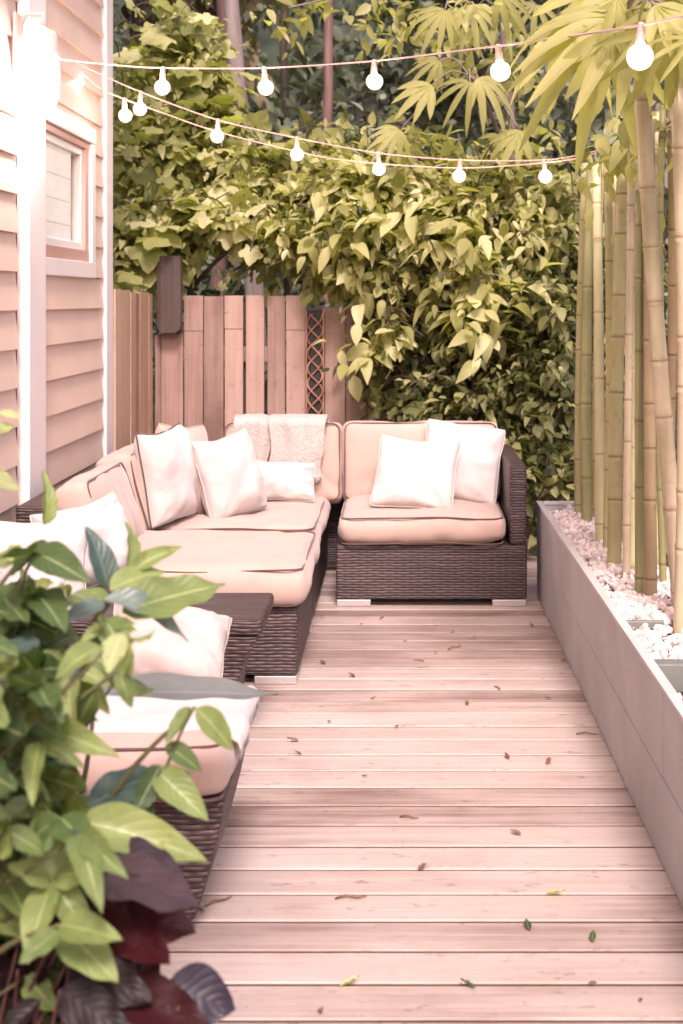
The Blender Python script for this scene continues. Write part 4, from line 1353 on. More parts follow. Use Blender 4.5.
def golden():
    o = thing('shrub', 'bright yellow-green large leaved shrub above the fence at centre', 'shrub', (0.05, 8.2, -0.15))
    bl = [B(410, 245, 7.7, 0.34, 0.25, 0.24, 330), B(350, 215, 7.85, 0.36, 0.25, 0.30, 420), B(450, 200, 7.85, 0.42, 0.3, 0.26, 450),
          B(520, 205, 7.8, 0.40, 0.3, 0.24, 380), B(470, 290, 7.5, 0.20, 0.15, 0.14, 120), B(345, 250, 7.9, 0.2, 0.14, 0.14, 120),
          B(395, 175, 8.0, 0.5, 0.3, 0.2, 330), B(540, 250, 7.7, 0.26, 0.2, 0.2, 170), B(322, 150, 8.4, 0.3, 0.2, 0.12, 120), B(388, 322, 7.6, 0.06, 0.06, 0.08, 24)]
    P = cloud(bl, 7, (0.08, 0.16), 0.10, droop=0.6, up=0.7, tone=(0.0, 1.0))
    P2 = cloud([(c, r, n * 1.2) for c, r, n in bl], 8, (0.05, 0.12), 0.08, droop=0.5, up=0.8, tone=(0.0, 1.0))
    P3 = cloud([B(430, 235, 7.55, 0.4, 0.15, 0.25, 110), B(360, 250, 7.7, 0.25, 0.12, 0.2, 60), B(520, 240, 7.5, 0.35, 0.15, 0.2, 80), B(375, 345, 7.65, 0.14, 0.08, 0.2, 40), B(480, 320, 7.4, 0.3, 0.12, 0.2, 60)], 6, (0.13, 0.20), 0.12, droop=0.6, up=0.7, tone=(0.4, 1.0))
    leaf_mesh('foliage', mixed(P, (OV, OV_C, OV_W)) + mixed(P2, (OV_N, OV_C)) + mixed(P3, (OV, OV_C, OV_N)), M['shrub_yellow'], o)
    mb = MB()
    twigs(mb, bl, 60)
    for k in range(9):
        x = random.uniform(-0.3, 0.7)
        limb(mb, [(0.1 + x * 0.2, 8.25, -0.15), (0.1 + x * 0.5, 8.2, 0.9), (x, 8.0, 1.6), (x * 1.2, 7.85, random.uniform(1.9, 2.2))], 0.022, 0.005, 6)
    mb.build('stem', M['bark_dark'], o, smooth=True)

def vine():
    o = thing('climbing_vine', 'yellow-green climbing vine with big lobed leaves over the left fence', 'vine', (-1.2, 8.4, -0.15))
    bl = [B(190, 38, 8.5, 0.22, 0.2, 0.16, 60), B(205, 74, 8.5, 0.10, 0.15, 0.18, 40), B(170, 62, 8.6, 0.2, 0.2, 0.2, 40), B(190, 118, 8.5, 0.42, 0.25, 0.25, 110),
          B(150, 160, 8.3, 0.36, 0.25, 0.26, 110), B(230, 170, 8.4, 0.45, 0.3, 0.26, 140), B(290, 200, 8.4, 0.36, 0.3, 0.28, 130),
          B(160, 218, 8.2, 0.42, 0.2, 0.17, 110), B(235, 215, 8.2, 0.40, 0.2, 0.15, 110), B(130, 250, 8.1, 0.16, 0.15, 0.16, 60),
          B(300, 238, 8.2, 0.28, 0.2, 0.14, 70), B(125, 120, 8.5, 0.2, 0.2, 0.4, 70), B(170, 262, 8.15, 0.10, 0.1, 0.06, 12)]
    P = cloud(bl, 4, (0.09, 0.21), 0.12, droop=0.8, up=0.75, tone=(0.25, 1.0))
    P2 = cloud([(c, r, n * 3.2) for c, r, n in bl], 8, (0.05, 0.10), 0.09, up=0.8, tone=(0.1, 1.0))
    leaf_mesh('foliage', [(LOB, *P)] + mixed(P2, (OV, OV_C, OV_N)), M['vine_leaf'], o)
    mb = MB()
    twigs(mb, bl, 50)
    limb(mb, [(-1.3, 8.4, -0.15), (-1.33, 8.4, 1.0), (-1.30, 8.4, 1.7), (-1.25, 8.5, 2.4), (-1.3, 8.5, 3.2)], 0.03, 0.012)
    limb(mb, [(-1.3, 8.4, 1.5), (-1.0, 8.2, 1.75), (-0.6, 8.1, 1.8), (-0.3, 8.1, 1.65)], 0.016, 0.005)
    limb(mb, [(-1.3, 8.4, 1.8), (-1.5, 8.2, 2.0), (-1.65, 8.0, 1.9)], 0.014, 0.005)
    limb(mb, [(-1.28, 8.4, 2.0), (-0.9, 8.3, 2.25), (-0.5, 8.3, 2.2)], 0.014, 0.005)
    mb.build('stem', M['bark_dark'], o, smooth=True)

hedge(); golden(); vine()

def fan_tree(label, base, crown_leaves, trunk_pts, mat, size, extra=None):
    """a small tree carrying big hanging fan leaves"""
    o = thing('fan_leaf_tree', label, 'tree', base)
    P = np.array([l[0] for l in crown_leaves]); D = np.array([l[1] for l in crown_leaves]); N = np.array([l[2] for l in crown_leaves])
    S = np.array([l[3] for l in crown_leaves]); T = np.array([l[4] for l in crown_leaves])
    leaf_mesh('crown', [q for q in mixed((P, D, N, S, T), PAL) if len(q[1])] + (mixed(cloud(extra, 7, (0.07, 0.15), 0.09, tone=(0.1, 1.0)), (OV, OV_N)) if extra else []), M[mat], o)
    mb = MB()
    for pts, r0, r1 in trunk_pts: limb(mb, pts, r0, r1)
    for p, d, n, s, t in crown_leaves:
        p = Vector(p)
        j = min((Vector(q) for pts, _, _ in trunk_pts for q in pts), key=lambda q: (q - p).length)
        mid = p.lerp(j, 0.5) + Vector((0, 0, 0.05))
        mb.tube(cat_rom([p, mid, j], 5), 0.0042, 5)
    mb.build('trunk', M['bark_grey'], o, smooth=True)

def leaf_px(px, py, Y, tx, ty, tY, nrm, tone):
    """fan leaf from its hub to the tip of its middle leaflet"""
    a = at(px, py, Y); b = at(tx, ty, tY)
    return (tuple(a), tuple(b - a), nrm, (b - a).length, tone)

def near_fan():
    L = [leaf_px(602, 36, 3.75, 540, 128, 3.65, (-0.2, -1, 0.3), 0.55), leaf_px(628, 18, 3.8, 545, 45, 3.6, (-0.1, -0.9, 0.6), 0.7),
         leaf_px(612, 30, 3.7, 596, 122, 3.7, (0.1, -1, 0.25), 0.75), leaf_px(640, 4, 3.8, 570, 12, 3.7, (0, -0.8, 0.8), 0.45),
         leaf_px(660, 30, 3.6, 668, 110, 3.6, (0.2, -1, 0.2), 0.4), leaf_px(655, 5, 3.5, 700, 40, 3.4, (0, -0.9, 0.5), 0.6),
         leaf_px(620, -6, 3.9, 600, 30, 3.8, (0, -0.9, 0.5), 0.9), leaf_px(675, 12, 3.6, 640, 52, 3.5, (0, -1, 0.3), 0.6),
         leaf_px(690, 40, 3.4, 660, 60, 3.35, (0.1, -1, 0.3), 0.3)]
    for k in range(14):
        px, py = random.uniform(560, 690), random.uniform(-30, 40)
        Y = random.uniform(3.5, 4.2); a = random.uniform(-2.6, 0.3)
        L.append(leaf_px(px, py, Y, px + 62 * math.cos(a), py + 55 + 25 * math.sin(a), Y - random.uniform(0, 0.15), (random.uniform(-.4, .4), -0.8, random.uniform(.2, .9)), random.random()))
    for k in range(26):
        p = Vector((random.uniform(0.75, 1.9), random.uniform(3.4, 4.6), random.uniform(2.35, 3.1)))
        d = Vector((random.uniform(-1, 1), random.uniform(-1, 0.6), -random.uniform(0.3, 1)))
        L.append((tuple(p), tuple(d), (random.uniform(-.4, .4), -0.7, 0.6), random.uniform(0.2, 0.32), random.random()))
    tr = [([(1.75, 4.0, -0.15), (1.72, 4.0, 0.9), (1.62, 3.95, 1.8), (1.45, 3.9, 2.4), (1.25, 3.9, 2.9)], 0.055, 0.02),
          ([(1.45, 3.9, 2.4), (1.1, 3.85, 2.45), (0.85, 3.8, 2.36), (0.62, 3.75, 2.2)], 0.022, 0.006),
          ([(1.62, 3.95, 1.9), (1.2, 3.6, 2.3), (0.9, 3.5, 2.35)], 0.02, 0.006), ([(1.45, 3.9, 2.3), (1.15, 4.5, 2.15), (0.85, 5.0, 2.0)], 0.012, 0.004)]
    fan_tree('near tree with drooping yellow-green fan leaves above the bamboo', (1.75, 4.0, -0.15), L, tr, 'palm_leaf', 0.3, [B(640, 20, 4.2, 0.3, 0.2, 0.12, 70), B(612, 150, 5.0, 0.16, 0.12, 0.06, 60), B(645, 120, 4.7, 0.12, 0.12, 0.08, 50)])

def far_fan():
    L = [leaf_px(432, 85, 7.3, 395, 110, 7.2, (-0.1, -1, 0.4), 0.6), leaf_px(470, 82, 7.2, 455, 120, 7.1, (0, -1, 0.3), 0.35), leaf_px(478, 78, 7.2, 512, 110, 7.1, (0.2, -1, 0.4), 0.7),
         leaf_px(445, 10, 7.4, 422, 40, 7.3, (0, -1, 0.4), 0.55), leaf_px(470, 5, 7.4, 480, 42, 7.3, (0, -1, 0.4), 0.75), leaf_px(500, -5, 7.4, 530, 20, 7.3, (0, -1, 0.4), 0.4),
         leaf_px(440, 60, 7.4, 412, 70, 7.3, (0, -1, 0.5), 0.3), leaf_px(520, 130, 7.4, 500, 165, 7.3, (0, -1, 0.5), 0.5), leaf_px(400, 130, 7.6, 372, 150, 7.5, (0, -1, 0.5), 0.8)]
    for k in range(14):
        p = Vector((random.uniform(0.0, 1.2), random.uniform(7.5, 8.6), random.uniform(2.9, 3.8)))
        d = Vector((random.uniform(-1, 1), random.uniform(-1, 0.4), -random.uniform(0.3, 1)))
        L.append((tuple(p), tuple(d), (random.uniform(-.4, .4), -0.7, 0.6), random.uniform(0.2, 0.3), random.random()))
    tr = [([(0.75, 8.5, -0.15), (0.75, 8.5, 1.0), (0.72, 8.4, 2.2), (0.6, 8.2, 3.4)], 0.05, 0.02),
          ([(0.72, 8.4, 2.2), (0.5, 7.9, 2.6), (0.38, 7.4, 2.66)], 0.018, 0.006), ([(0.66, 8.3, 2.8), (0.45, 7.8, 3.1), (0.3, 7.5, 3.1)], 0.018, 0.006), ([(0.6, 8.2, 3.3), (0.1, 7.9, 3.3), (-0.3, 7.8, 3.2), (-0.65, 7.8, 3.12)], 0.016, 0.004)]
    fan_tree('smaller tree with hanging fan leaves behind the centre bulbs', (0.75, 8.5, -0.15), L, tr, 'palm_leaf', 0.25, [B(300, 8, 7.8, 0.22, 0.15, 0.10, 50), B(370, 15, 7.8, 0.25, 0.2, 0.12, 70), B(440, 20, 7.6, 0.25, 0.2, 0.18, 90), B(500, 60, 7.8, 0.3, 0.2, 0.25, 110), B(545, 140, 7.8, 0.3, 0.2, 0.16, 90), B(420, 140, 7.8, 0.25, 0.2, 0.12, 70)])
near_fan(); far_fan()

def forest_tree(label, px, Y, r, mat, bark, h, crown, lean=0.0, leafs=(0.13, 0.24), n=1500, cz=0.62, tmpl=None):
    x = (px - CX) * Y / F
    o = thing('forest_tree', label, 'tree', (x, Y, -0.2), 'trees in the wood beyond the fence')
    mb = MB()
    pts = [(x, Y, -0.2), (x + lean * 0.3, Y, h * 0.3), (x + lean * 0.7, Y, h * 0.65), (x + lean, Y, h)]
    limb(mb, pts, r, r * 0.45, 12)
    bl = []
    for k in range(9):
        a = random.uniform(0, 6.28); z = h * random.uniform(cz - 0.25, 1.0)
        q = crown * random.uniform(0.45, 1.0)
        e = (x + lean * z / h + q * math.cos(a), Y + q * math.sin(a) * 0.8, z + random.uniform(0.1, 0.7))
        limb(mb, [(x + lean * (z - 0.6) / h, Y, z - 0.6), (x + lean * z / h + q * 0.5 * math.cos(a), Y + q * 0.4 * math.sin(a), z + 0.1), e], r * 0.3, 0.01, 6)
        bl.append((e, (crown * 0.42, crown * 0.42, crown * 0.3), n / 9))
    mb.build('trunk', M[bark], o, smooth=True)
    P = cloud(bl, 12, leafs, 0.22, tone=(0.0, 1.0))
    leaf_mesh('crown', [(tmpl or OV, *P)], M[mat], o)

forest_tree('tall tree with a pale grey trunk behind the vine', 268, 10.4, 0.085, 'forest_leaf', 'bark_grey', 8.0, 1.4, -0.6, n=350, cz=0.8)
forest_tree('dark trunked tree close beside the pale grey one', 216, 11.4, 0.08, 'forest_leaf', 'bark_red', 8.0, 1.5, 0.1, n=350, cz=0.75)
forest_tree('straight reddish trunk tree rising left of centre', 322, 10.6, 0.050, 'forest_leaf', 'bark_red', 8.0, 1.4, 0.12, n=350, cz=0.85)
forest_tree('brownish leaved tree behind the house corner', 120, 12.0, 0.08, 'forest_brown', 'bark_dark', 5.0, 1.2, 0.2, n=2000, cz=0.55)
forest_tree('blue-green bushy tree behind the middle of the fence', 395, 14.5, 0.09, 'forest_leaf', 'bark_dark', 6.5, 1.7, 0.2, n=3200, cz=0.5)
forest_tree('hazy green tree filling the gap between the grey and reddish trunks', 290, 15.0, 0.07, 'forest_leaf', 'bark_dark', 6.5, 1.6, -0.1, n=3000, cz=0.5)
forest_tree('low leafy tree between the red trunk and the fan leaves', 290, 11.5, 0.05, 'forest_leaf', 'bark_dark', 2.3, 0.9, 0.1, n=2200, cz=0.55, leafs=(0.1, 0.2))
forest_tree('dark leafy tree behind the hanging fan leaves', 500, 12.5, 0.08, 'forest_leaf', 'bark_dark', 4.8, 1.5, -0.2, n=3000, cz=0.5)
forest_tree('broad dark tree beyond the tops of the bamboo', 640, 11.5, 0.09, 'forest_leaf', 'bark_dark', 5.0, 1.6, 0.1, n=3000, cz=0.5)
forest_tree('loose narrow leaved tree high behind the centre bulb', 440, 17.5, 0.09, 'forest_leaf', 'bark_dark', 8.0, 2.2, 0.2, n=2200, cz=0.6, tmpl=OV_N)

def far_wood():
    bl = []
    for i in range(11):
        for j in range(7):
            x = -6.5 + 1.25 * i + random.uniform(-.5, .5); z = 0.6 + 1.15 * j + random.uniform(-.4, .4)
            bl.append(((x, random.uniform(18.5, 21.5), z), (1.15, 0.9, 0.95), 190))
    P = cloud(bl, 14, (0.2, 0.4), 0.32, tone=(0.0, 1.0))
    o = leaf_mesh('far_wood', [(OV, *P)], M['forest_leaf'], None, (0, 21, 0))
    tag(o, kind='stuff')
    bl = []
    for k in range(26):
        x = random.uniform(-3.2, 3.2); y = random.uniform(9.3, 10.6); z = random.uniform(0.1, 1.5)
        bl.append(((x, y, z), (0.55, 0.4, 0.4), 150))
    P = cloud(bl, 11, (0.09, 0.17), 0.14, tone=(0.0, 0.5))
    o = leaf_mesh('undergrowth', [(OV, *P)], M['forest_leaf'], None, (0, 10, -0.1))
    tag(o, kind='stuff')
far_wood()

# ================================================================== FOREGROUND PLANTS
NEAR = [t_near(12, 0.46, 0.35, 0.30), t_near(12, 0.38, 0.6, 0.55, 0.78, 0.03), t_near(12, 0.50, 0.15, 0.12, 0.7, 0.035), t_near(12, 0.42, 0.45, -0.18, 0.75, 0.03)]
NEAR_B = t_near(12, 0.60, 0.25, 0.22, 0.8, 0.035)
NEAR_R = t_near(12, 0.82, 0.25, 0.30, 0.85, 0.04)

def lp(bx, by, bY, tx, ty, tY, nrm, tone):
    a = at(bx, by, bY); b = at(tx, ty, tY)
    return (a, b - a, Vector(nrm), (b - a).length, tone)

def plant(name, label, base, groups, stems, stem_mat):
    o = thing(name, label, 'plant', base)
    for tmpl, mat, Ls in groups:
        P = (np.array([tuple(l[0]) for l in Ls]), np.array([tuple(l[1]) for l in Ls]), np.array([tuple(l[2]) for l in Ls]),
             np.array([l[3] for l in Ls]), np.array([l[4] for l in Ls]))
        leaf_mesh('leaves', [b for b in mixed(P, tmpl if isinstance(tmpl, list) else [tmpl]) if len(b[1])], M[mat], o)
    mb = MB()
    for pts, r in stems:
        C = cat_rom([Vector(p) for p in pts], 6)
        mb.tube(C, [r * (1 - 0.6 * i / (len(C) - 1)) for i in range(len(C))], 6)
    mb.build('stem', M[stem_mat], o, smooth=True)

def foreground():
    up = (0.0, -0.55, 0.85); fr = (0.1, -0.9, 0.4)
    K = [lp(80, 822, 1.95, 188, 838, 1.9, (-0.1, -0.75, 0.66), 0.72),
         lp(196, 708, 2.0, 238, 748, 2.0, (0.3, -0.8, 0.5), 0.60), lp(190, 706, 2.0, 170, 745, 1.98, (-0.5, -0.8, 0.3), 0.45),
         lp(122, 612, 2.05, 224, 576, 2.1, (0.1, -0.55, 0.8), 0.50), lp(128, 568, 2.15, 142, 522, 2.18, (0.8, -0.6, 0.2), 0.55),
         lp(132, 570, 2.15, 172, 542, 2.15, (0.3, -0.7, 0.6), 0.62), lp(112, 600, 2.1, 60, 590, 2.05, (-0.3, -0.6, 0.7), 0.50),
         lp(110, 590, 2.1, 165, 560, 2.15, (-0.2, -0.8, 0.6), 0.72), lp(105, 620, 2.0, 130, 660, 1.95, (0.1, -0.9, 0.4), 0.45),
         lp(118, 670, 2.0, 132, 706, 1.98, (0.3, -0.9, 0.2), 0.5), lp(96, 690, 2.0, 70, 735, 2.0, fr, 0.4), lp(60, 650, 2.0, 20, 690, 1.95, up, 0.6),
         lp(150, 800, 2.0, 120, 850, 1.95, fr, 0.12), lp(160, 765, 2.0, 136, 815, 1.95, (0.5, -0.8, 0.3), 0.10),
         lp(155, 770, 2.0, 205, 812, 1.95, (0.2, -0.8, 0.5), 0.55), lp(165, 745, 2.0, 205, 768, 2.0, (0, -0.7, 0.7), 0.35), lp(160, 780, 2.0, 190, 770, 2.0, (0, -0.7, 0.7), 0.6),
         # rosette near the left edge
         lp(52, 880, 1.85, 40, 800, 1.9, (0.2, -0.9, 0.4), 0.62), lp(52, 880, 1.85, 92, 935, 1.78, (0.3, -0.8, 0.5), 0.55), lp(60, 925, 1.8, 116, 978, 1.74, (0.5, -0.8, 0.3), 0.66),
         lp(50, 882, 1.85, 0, 870, 1.8, (-0.1, -0.7, 0.7), 0.72), lp(52, 885, 1.85, 22, 945, 1.75, (-0.2, -0.9, 0.4), 0.62), lp(56, 876, 1.85, 100, 868, 1.8, (0.1, -0.7, 0.7), 0.66),
         lp(50, 876, 1.85, 75, 815, 1.9, (0.2, -0.85, 0.5), 0.72), lp(60, 925, 1.75, 110, 930, 1.7, (0, -0.7, 0.7), 0.62), lp(58, 930, 1.75, 20, 960, 1.7, (0, -0.8, 0.6), 0.5),
         lp(0, 412, 2.3, 22, 420, 2.3, (0.2, -0.7, 0.6), 0.9), lp(-14, 432, 2.3, 14, 425, 2.3, (0, -0.8, 0.5), 0.78), lp(-30, 470, 2.3, 20, 482, 2.3, (0.1, -0.7, 0.7), 0.92),
         lp(44, 525, 2.4, 58, 478, 2.4, (0.8, -0.6, 0.2), 0.62)]
    rr = random.Random(5)
    hubs = [(rr.uniform(-20, 66), rr.uniform(545, 600), rr.uniform(2.0, 2.3)) for _ in range(9)]
    for k in range(135):
        px = rr.uniform(-45, 122) ; py = rr.uniform(585, 880)
        if px > 50 and py < 620: continue
        if px > 48 and 675 < py < 790: continue
        if px > 95 and py > 790: continue
        Y = rr.uniform(1.75, 2.35)
        hubs.append((px, py, Y))
    Bl = [lp(104, 600, 2.05, 188, 606, 2.05, (0.0, -0.45, 0.9), 0.75), lp(108, 588, 2.12, 96, 526, 2.12, (0.7, -0.7, 0.1), 0.15), lp(104, 602, 2.05, 60, 618, 2.0, (0, -0.5, 0.85), 0.6),
          lp(90, 805, 1.98, 165, 762, 2.05, (-0.2, -0.7, 0.7), 0.35), lp(40, 640, 2.0, -10, 655, 1.95, (0, -0.5, 0.85), 0.35), lp(60, 600, 2.2, 10, 612, 2.15, (0, -0.5, 0.85), 0.55)]
    for (px, py, Y) in hubs:
        tb = rr.random()
        for q in range(rr.randint(3, 5)):
            a = rr.uniform(0, 6.28); L = rr.uniform(24, 50)
            l = lp(px, py, Y, px + L * math.cos(a), py + 0.55 * L * math.sin(a) + 16, Y + rr.uniform(-0.12, 0.08), (rr.uniform(-.5, .5), -0.7, rr.uniform(0.25, 0.9)), min(1, max(0, tb * 0.75 + rr.uniform(0, 0.25))))
            if l[1].x + l[0].x > at(150, 0, Y).x: continue
            (Bl if rr.random() < 0.07 else K).append(l)
    for (px, py, Y) in [(rr.uniform(-40, 50), rr.uniform(600, 1000), rr.uniform(1.9, 2.4)) for _ in range(45)]:
        tb = rr.random()
        for q in range(4):
            a = rr.uniform(0, 6.28); L = rr.uniform(24, 52)
            K.append(lp(px, py, Y, px + L * math.cos(a), py + 0.55 * L * math.sin(a) + 16, Y + rr.uniform(-0.12, 0.08), (rr.uniform(-.5, .5), -0.7, rr.uniform(0.25, 0.9)), min(1, max(0, tb * 0.6 + rr.uniform(0, 0.25)))))
        hubs.append((px, py, Y))
    stems = []
    g = lambda px, py, Y: at(px, py, Y)
    base = Vector((-0.86, 2.0, -0.05))
    for (px, py, Y) in [(112, 600, 2.1), (128, 568, 2.15), (195, 707, 2.0), (80, 822, 1.95), (160, 770, 2.0), (52, 880, 1.85), (-10, 480, 2.3), (42, 545, 2.4), (20, 640, 2.1), (118, 670, 2.0), (60, 925, 1.75)]:
        e = g(px, py, Y)
        b = base + Vector((rr.uniform(-.25, .12), rr.uniform(-.15, .2), 0))
        stems.append(([b, b.lerp(e, 0.4) + Vector((-0.03, 0, 0.08)), b.lerp(e, 0.8) + Vector((-0.02, 0, 0.05)), e], 0.007))
    for (px, py, Y) in hubs:
        e = g(px, py, Y); b = base + Vector((rr.uniform(-.4, .1), rr.uniform(-.2, .3), 0))
        stems.append(([b, b.lerp(e, 0.5) + Vector((-0.02, 0, 0.06)), e], 0.005))
    # two thin tendrils across the pink cushion
    stems.append(([g(165, 770, 2.0), g(180, 735, 2.0), g(195, 707, 2.0)], 0.003))
    plant('leafy_plant', 'big green leafy plant filling the near left corner of the deck', base, [(NEAR, 'near_leaf', K), (NEAR, 'blue_leaf', Bl)], stems, 'stem')
    # silver leaf plant: one long grey leaf over the cushion
    G = [lp(95, 692, 2.55, 279, 690, 2.75, (0.05, -0.35, 0.93), 0.55), lp(100, 700, 2.5, 20, 730, 2.4, (0, -0.5, 0.9), 0.5), lp(95, 700, 2.5, 60, 668, 2.6, (0, -0.5, 0.9), 0.4)]
    sb = Vector((-0.72, 2.45, -0.05))
    plant('silver_leaf_plant', 'plant with one long silver-grey pointed leaf lying over the near cushion', sb,
          [(t_near(14, 0.22, 0.3, 0.03, 0.8, 0.01), 'grey_leaf', G)], [([sb, g(80, 800, 2.45), g(95, 692, 2.55)], 0.008)], 'stem')
    # dark-leaved plant below
    D = [lp(95, 905, 1.9, 188, 925, 1.85, (0.1, -0.75, 0.6), 0.60), lp(100, 900, 1.92, 180, 970, 1.82, (0.2, -0.9, 0.3), 0.55), lp(110, 985, 1.85, 215, 1040, 1.8, (0.1, -0.7, 0.7), 0.50),
         lp(60, 990, 1.8, 130, 1035, 1.75, (0.0, -0.8, 0.6), 0.15), lp(70, 960, 1.85, 150, 1000, 1.8, (0.1, -0.8, 0.5), 0.3), lp(40, 1000, 1.75, -10, 1040, 1.7, (0, -0.8, 0.6), 0.1), lp(110, 1000, 1.8, 70, 1060, 1.75, (0, -0.9, 0.4), 0.2)]
    for k in range(110):
        px = rr.uniform(-30, 150); py = rr.uniform(890, 1080); a = rr.uniform(0, 6.28); L = rr.uniform(34, 66); Y = rr.uniform(1.85, 2.1)
        l = lp(px, py, Y, px + L * math.cos(a), py + 0.5 * L * math.sin(a) + 14, Y + rr.uniform(-.1, .1), (rr.uniform(-.4, .4), -0.75, rr.uniform(0.2, 0.8)), rr.uniform(0, 0.5))
        if (l[0] + l[1]).x > at(175, 0, Y).x: continue
        D.append(l)
    Pp = [lp(84, 868, 1.88, 202, 896, 1.80, (0.1, -0.25, 0.97), 0.9), lp(95, 852, 1.92, 185, 868, 1.86, (0.0, -0.3, 0.95), 0.7)]
    Pr = [lp(166, 985, 1.84, 232, 1008, 1.82, (0.1, -0.85, 0.5), 0.5)]
    db = Vector((-0.62, 1.95, -0.05))
    st = []
    for l in D + Pp + Pr:
        e = l[0]; b = db + Vector((rr.uniform(-.15, .1), rr.uniform(-.1, .1), 0))
        st.append(([b, b.lerp(e, 0.5) + Vector((0, 0, 0.05)), e], 0.005))
    plant('dark_leaf_plant', 'burgundy and purple leaved plant at the deck edge below the green leaves', db,
          [([NEAR_B] + NEAR[1:], 'burgundy_leaf', D), (NEAR[2:3], 'purple_leaf', Pp), (NEAR_R, 'purple_leaf', Pr)], st, 'stem_dark')
foreground()

# ================================================================== FALLEN LEAVES
def litter(px, py, kind, label, L, ang, mat='dry_leaf', tone=0.5, group='dry scraps fallen on the deck'):
    Y = H * F / (py - CY)
    p = Vector(((px - CX) * Y / F, Y, 0.004))
    a = R(ang)
    d = Vector((math.cos(a), math.sin(a), 0.04)); s = Vector((-math.sin(a), math.cos(a), 0))
    if kind == 'twig':
        mb = MB()
        L *= 0.75
        mb.tube([p, p + d * L * 0.35 + s * L * 0.05 + Vector((0, 0, .004)), p + d * L * 0.7 - s * L * 0.03, p + d * L], [0.0024, 0.0028, 0.0022, 0.0012], 6)
        o = mb.build('twig', M['dry_leaf'], None, loc=tuple(p), smooth=True)
        tag(o, label, 'twig', group)
    else:
        o = leaf_mesh('fallen_leaf', [(t_near(8, 0.42, 0.7, -0.25, 0.8, 0.05, 4), np.array([tuple(p)]), np.array([tuple(d)]), np.array([(random.uniform(-.3, .3), random.uniform(-.3, .3), 1.0)]), np.array([L]), np.array([tone]))], M[mat], None, tuple(p))
        tag(o, label, 'leaf', group)
LBL = 'small dry brown leaf scrap lying on the pink deck boards'
for (x, y) in [(322, 617), (362, 625), (440, 627), (452, 632), (470, 640), (438, 655), (323, 665), (355, 678), (458, 647), (408, 642), (368, 700), (398, 727), (302, 755), (470, 706), (508, 760),
               (362, 777), (545, 765), (421, 602), (535, 628), (545, 622), (560, 660), (552, 700), (298, 742), (330, 722), (520, 836), (420, 872), (640, 1000), (590, 985), (318, 1010)]:
    litter(x + random.uniform(-3, 3), y, 'leaf', LBL, random.uniform(0.018, 0.038), random.uniform(0, 360), tone=random.random())
for (x, y, l, a) in [(448, 650, 0.09, 35), (424, 662, 0.06, 160), (400, 818, 0.07, -15), (335, 900, 0.10, 4), (380, 620, 0.06, 70), (500, 690, 0.05, 120)]:
    litter(x, y, 'twig', 'thin brown twig lying across the pink deck boards', l, a, group='twigs fallen on the deck')
litter(576, 735, 'twig', 'dark twig lying beside the foot of the grey planter', 0.11, -8, group='twigs fallen on the deck')
litter(205, 908, 'twig', 'grey twig sticking out from under the nearest sofa seat', 0.10, 40, group='twigs fallen on the deck')
litter(545, 896, 'leaf', 'yellow leaf lying alone on the near deck boards', 0.05, -15, 'shrub_yellow', 0.9, 'coloured leaves fallen on the deck')
litter(530, 932, 'leaf', 'small green leaf on the deck in front of the yellow leaf', 0.035, 100, 'near_leaf', 0.1, 'coloured leaves fallen on the deck')
litter(593, 944, 'leaf', 'small green leaf on the deck nearest the planter', 0.035, 80, 'near_leaf', 0.2, 'coloured leaves fallen on the deck')
litter(475, 990, 'leaf', 'green leaf at the front edge of the deck below the others', 0.035, 150, 'near_leaf', 0.2, 'coloured leaves fallen on the deck')
litter(340, 988, 'leaf', 'pale yellow sliver of leaf on the front deck board', 0.045, 20, 'shrub_yellow', 1.0, 'coloured leaves fallen on the deck')

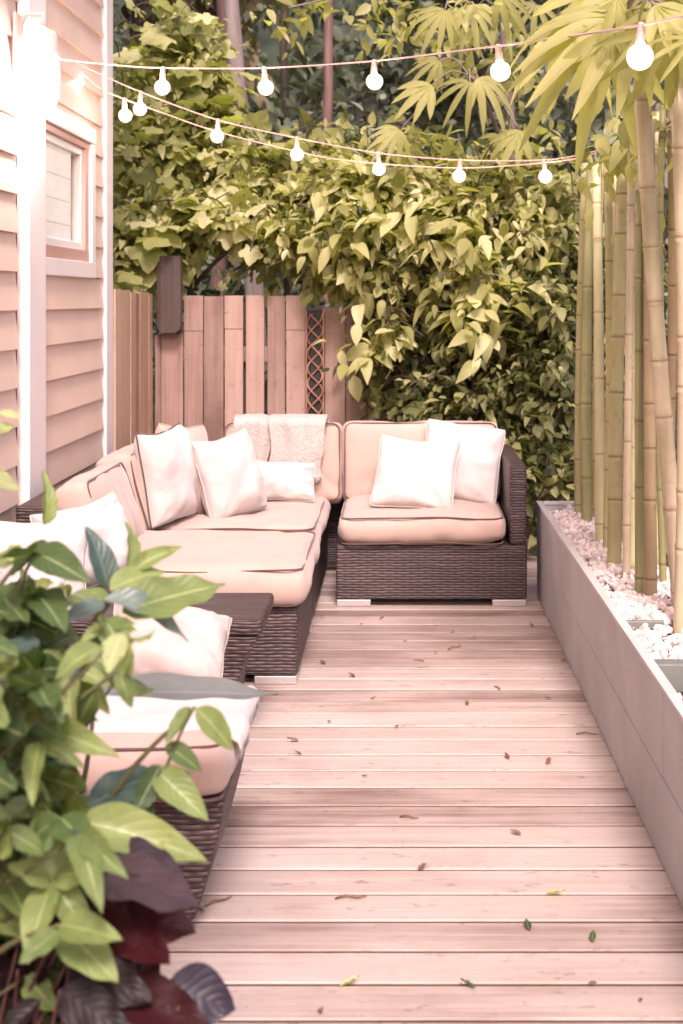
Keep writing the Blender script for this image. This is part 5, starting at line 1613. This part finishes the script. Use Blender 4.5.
# ================================================================== LIGHT, SKY, CAMERA
SUN_EL, SUN_AZ = 47.0, 172.0     # azimuth clockwise from +Y
EXPOSURE = 1.62
w = bpy.data.worlds.new('World'); SC.world = w; w.use_nodes = True
nt = w.node_tree; nt.nodes.clear()
sky = nt.nodes.new('ShaderNodeTexSky'); sky.sky_type = 'NISHITA'; sky.sun_disc = False
sky.sun_elevation = R(SUN_EL); sky.sun_rotation = R(SUN_AZ); sky.air_density = 1.0; sky.dust_density = 4.0; sky.ozone_density = 0.6
mx = nt.nodes.new('ShaderNodeMix'); mx.data_type = 'RGBA'; mx.blend_type = 'MULTIPLY'; mx.inputs[0].default_value = 1.0
mx.inputs[7].default_value = (1.17, 0.985, 0.98, 1)
bg = nt.nodes.new('ShaderNodeBackground'); bg.inputs[1].default_value = 0.088
out = nt.nodes.new('ShaderNodeOutputWorld')
nt.links.new(sky.outputs[0], mx.inputs[6]); nt.links.new(mx.outputs[2], bg.inputs[0]); nt.links.new(bg.outputs[0], out.inputs[0])

sl = bpy.data.lights.new('sun', 'SUN'); sl.energy = 1.35; sl.angle = R(12); sl.color = (1.0, 0.89, 0.885)
so = bpy.data.objects.new('sun', sl); COL.objects.link(so)
az = R(SUN_AZ); el = R(SUN_EL)
dirv = Vector((math.sin(az) * math.cos(el), math.cos(az) * math.cos(el), math.sin(el)))
so.location = dirv * 20
so.rotation_euler = dirv.to_track_quat('Z', 'Y').to_euler()

cam = bpy.data.cameras.new('camera'); co = bpy.data.objects.new('camera', cam); COL.objects.link(co)
co.location = (0, 0, H); co.rotation_euler = (R(90), 0, 0)
cam.sensor_fit = 'VERTICAL'; cam.sensor_height = 36.0; cam.sensor_width = 24.0
cam.lens = F / 1024 * 36.0
cam.shift_x = -(CX - 341.5) / 1024; cam.shift_y = -(512 - CY) / 1024
cam.clip_start = 0.05; cam.clip_end = 300
cam.dof.use_dof = True; cam.dof.focus_distance = 4.6; cam.dof.aperture_fstop = 4.5
SC.camera = co

SC.render.engine = 'CYCLES'
SC.cycles.use_denoising = True
SC.cycles.max_bounces = 8; SC.cycles.transparent_max_bounces = 8
SC.cycles.sample_clamp_indirect = 6.0
SC.view_settings.view_transform = 'Standard'
SC.view_settings.look = 'None'
SC.view_settings.exposure = EXPOSURE
SC.view_settings.gamma = 1.0
SC.view_settings.use_curve_mapping = False
SC.render.resolution_x = 683; SC.render.resolution_y = 1024
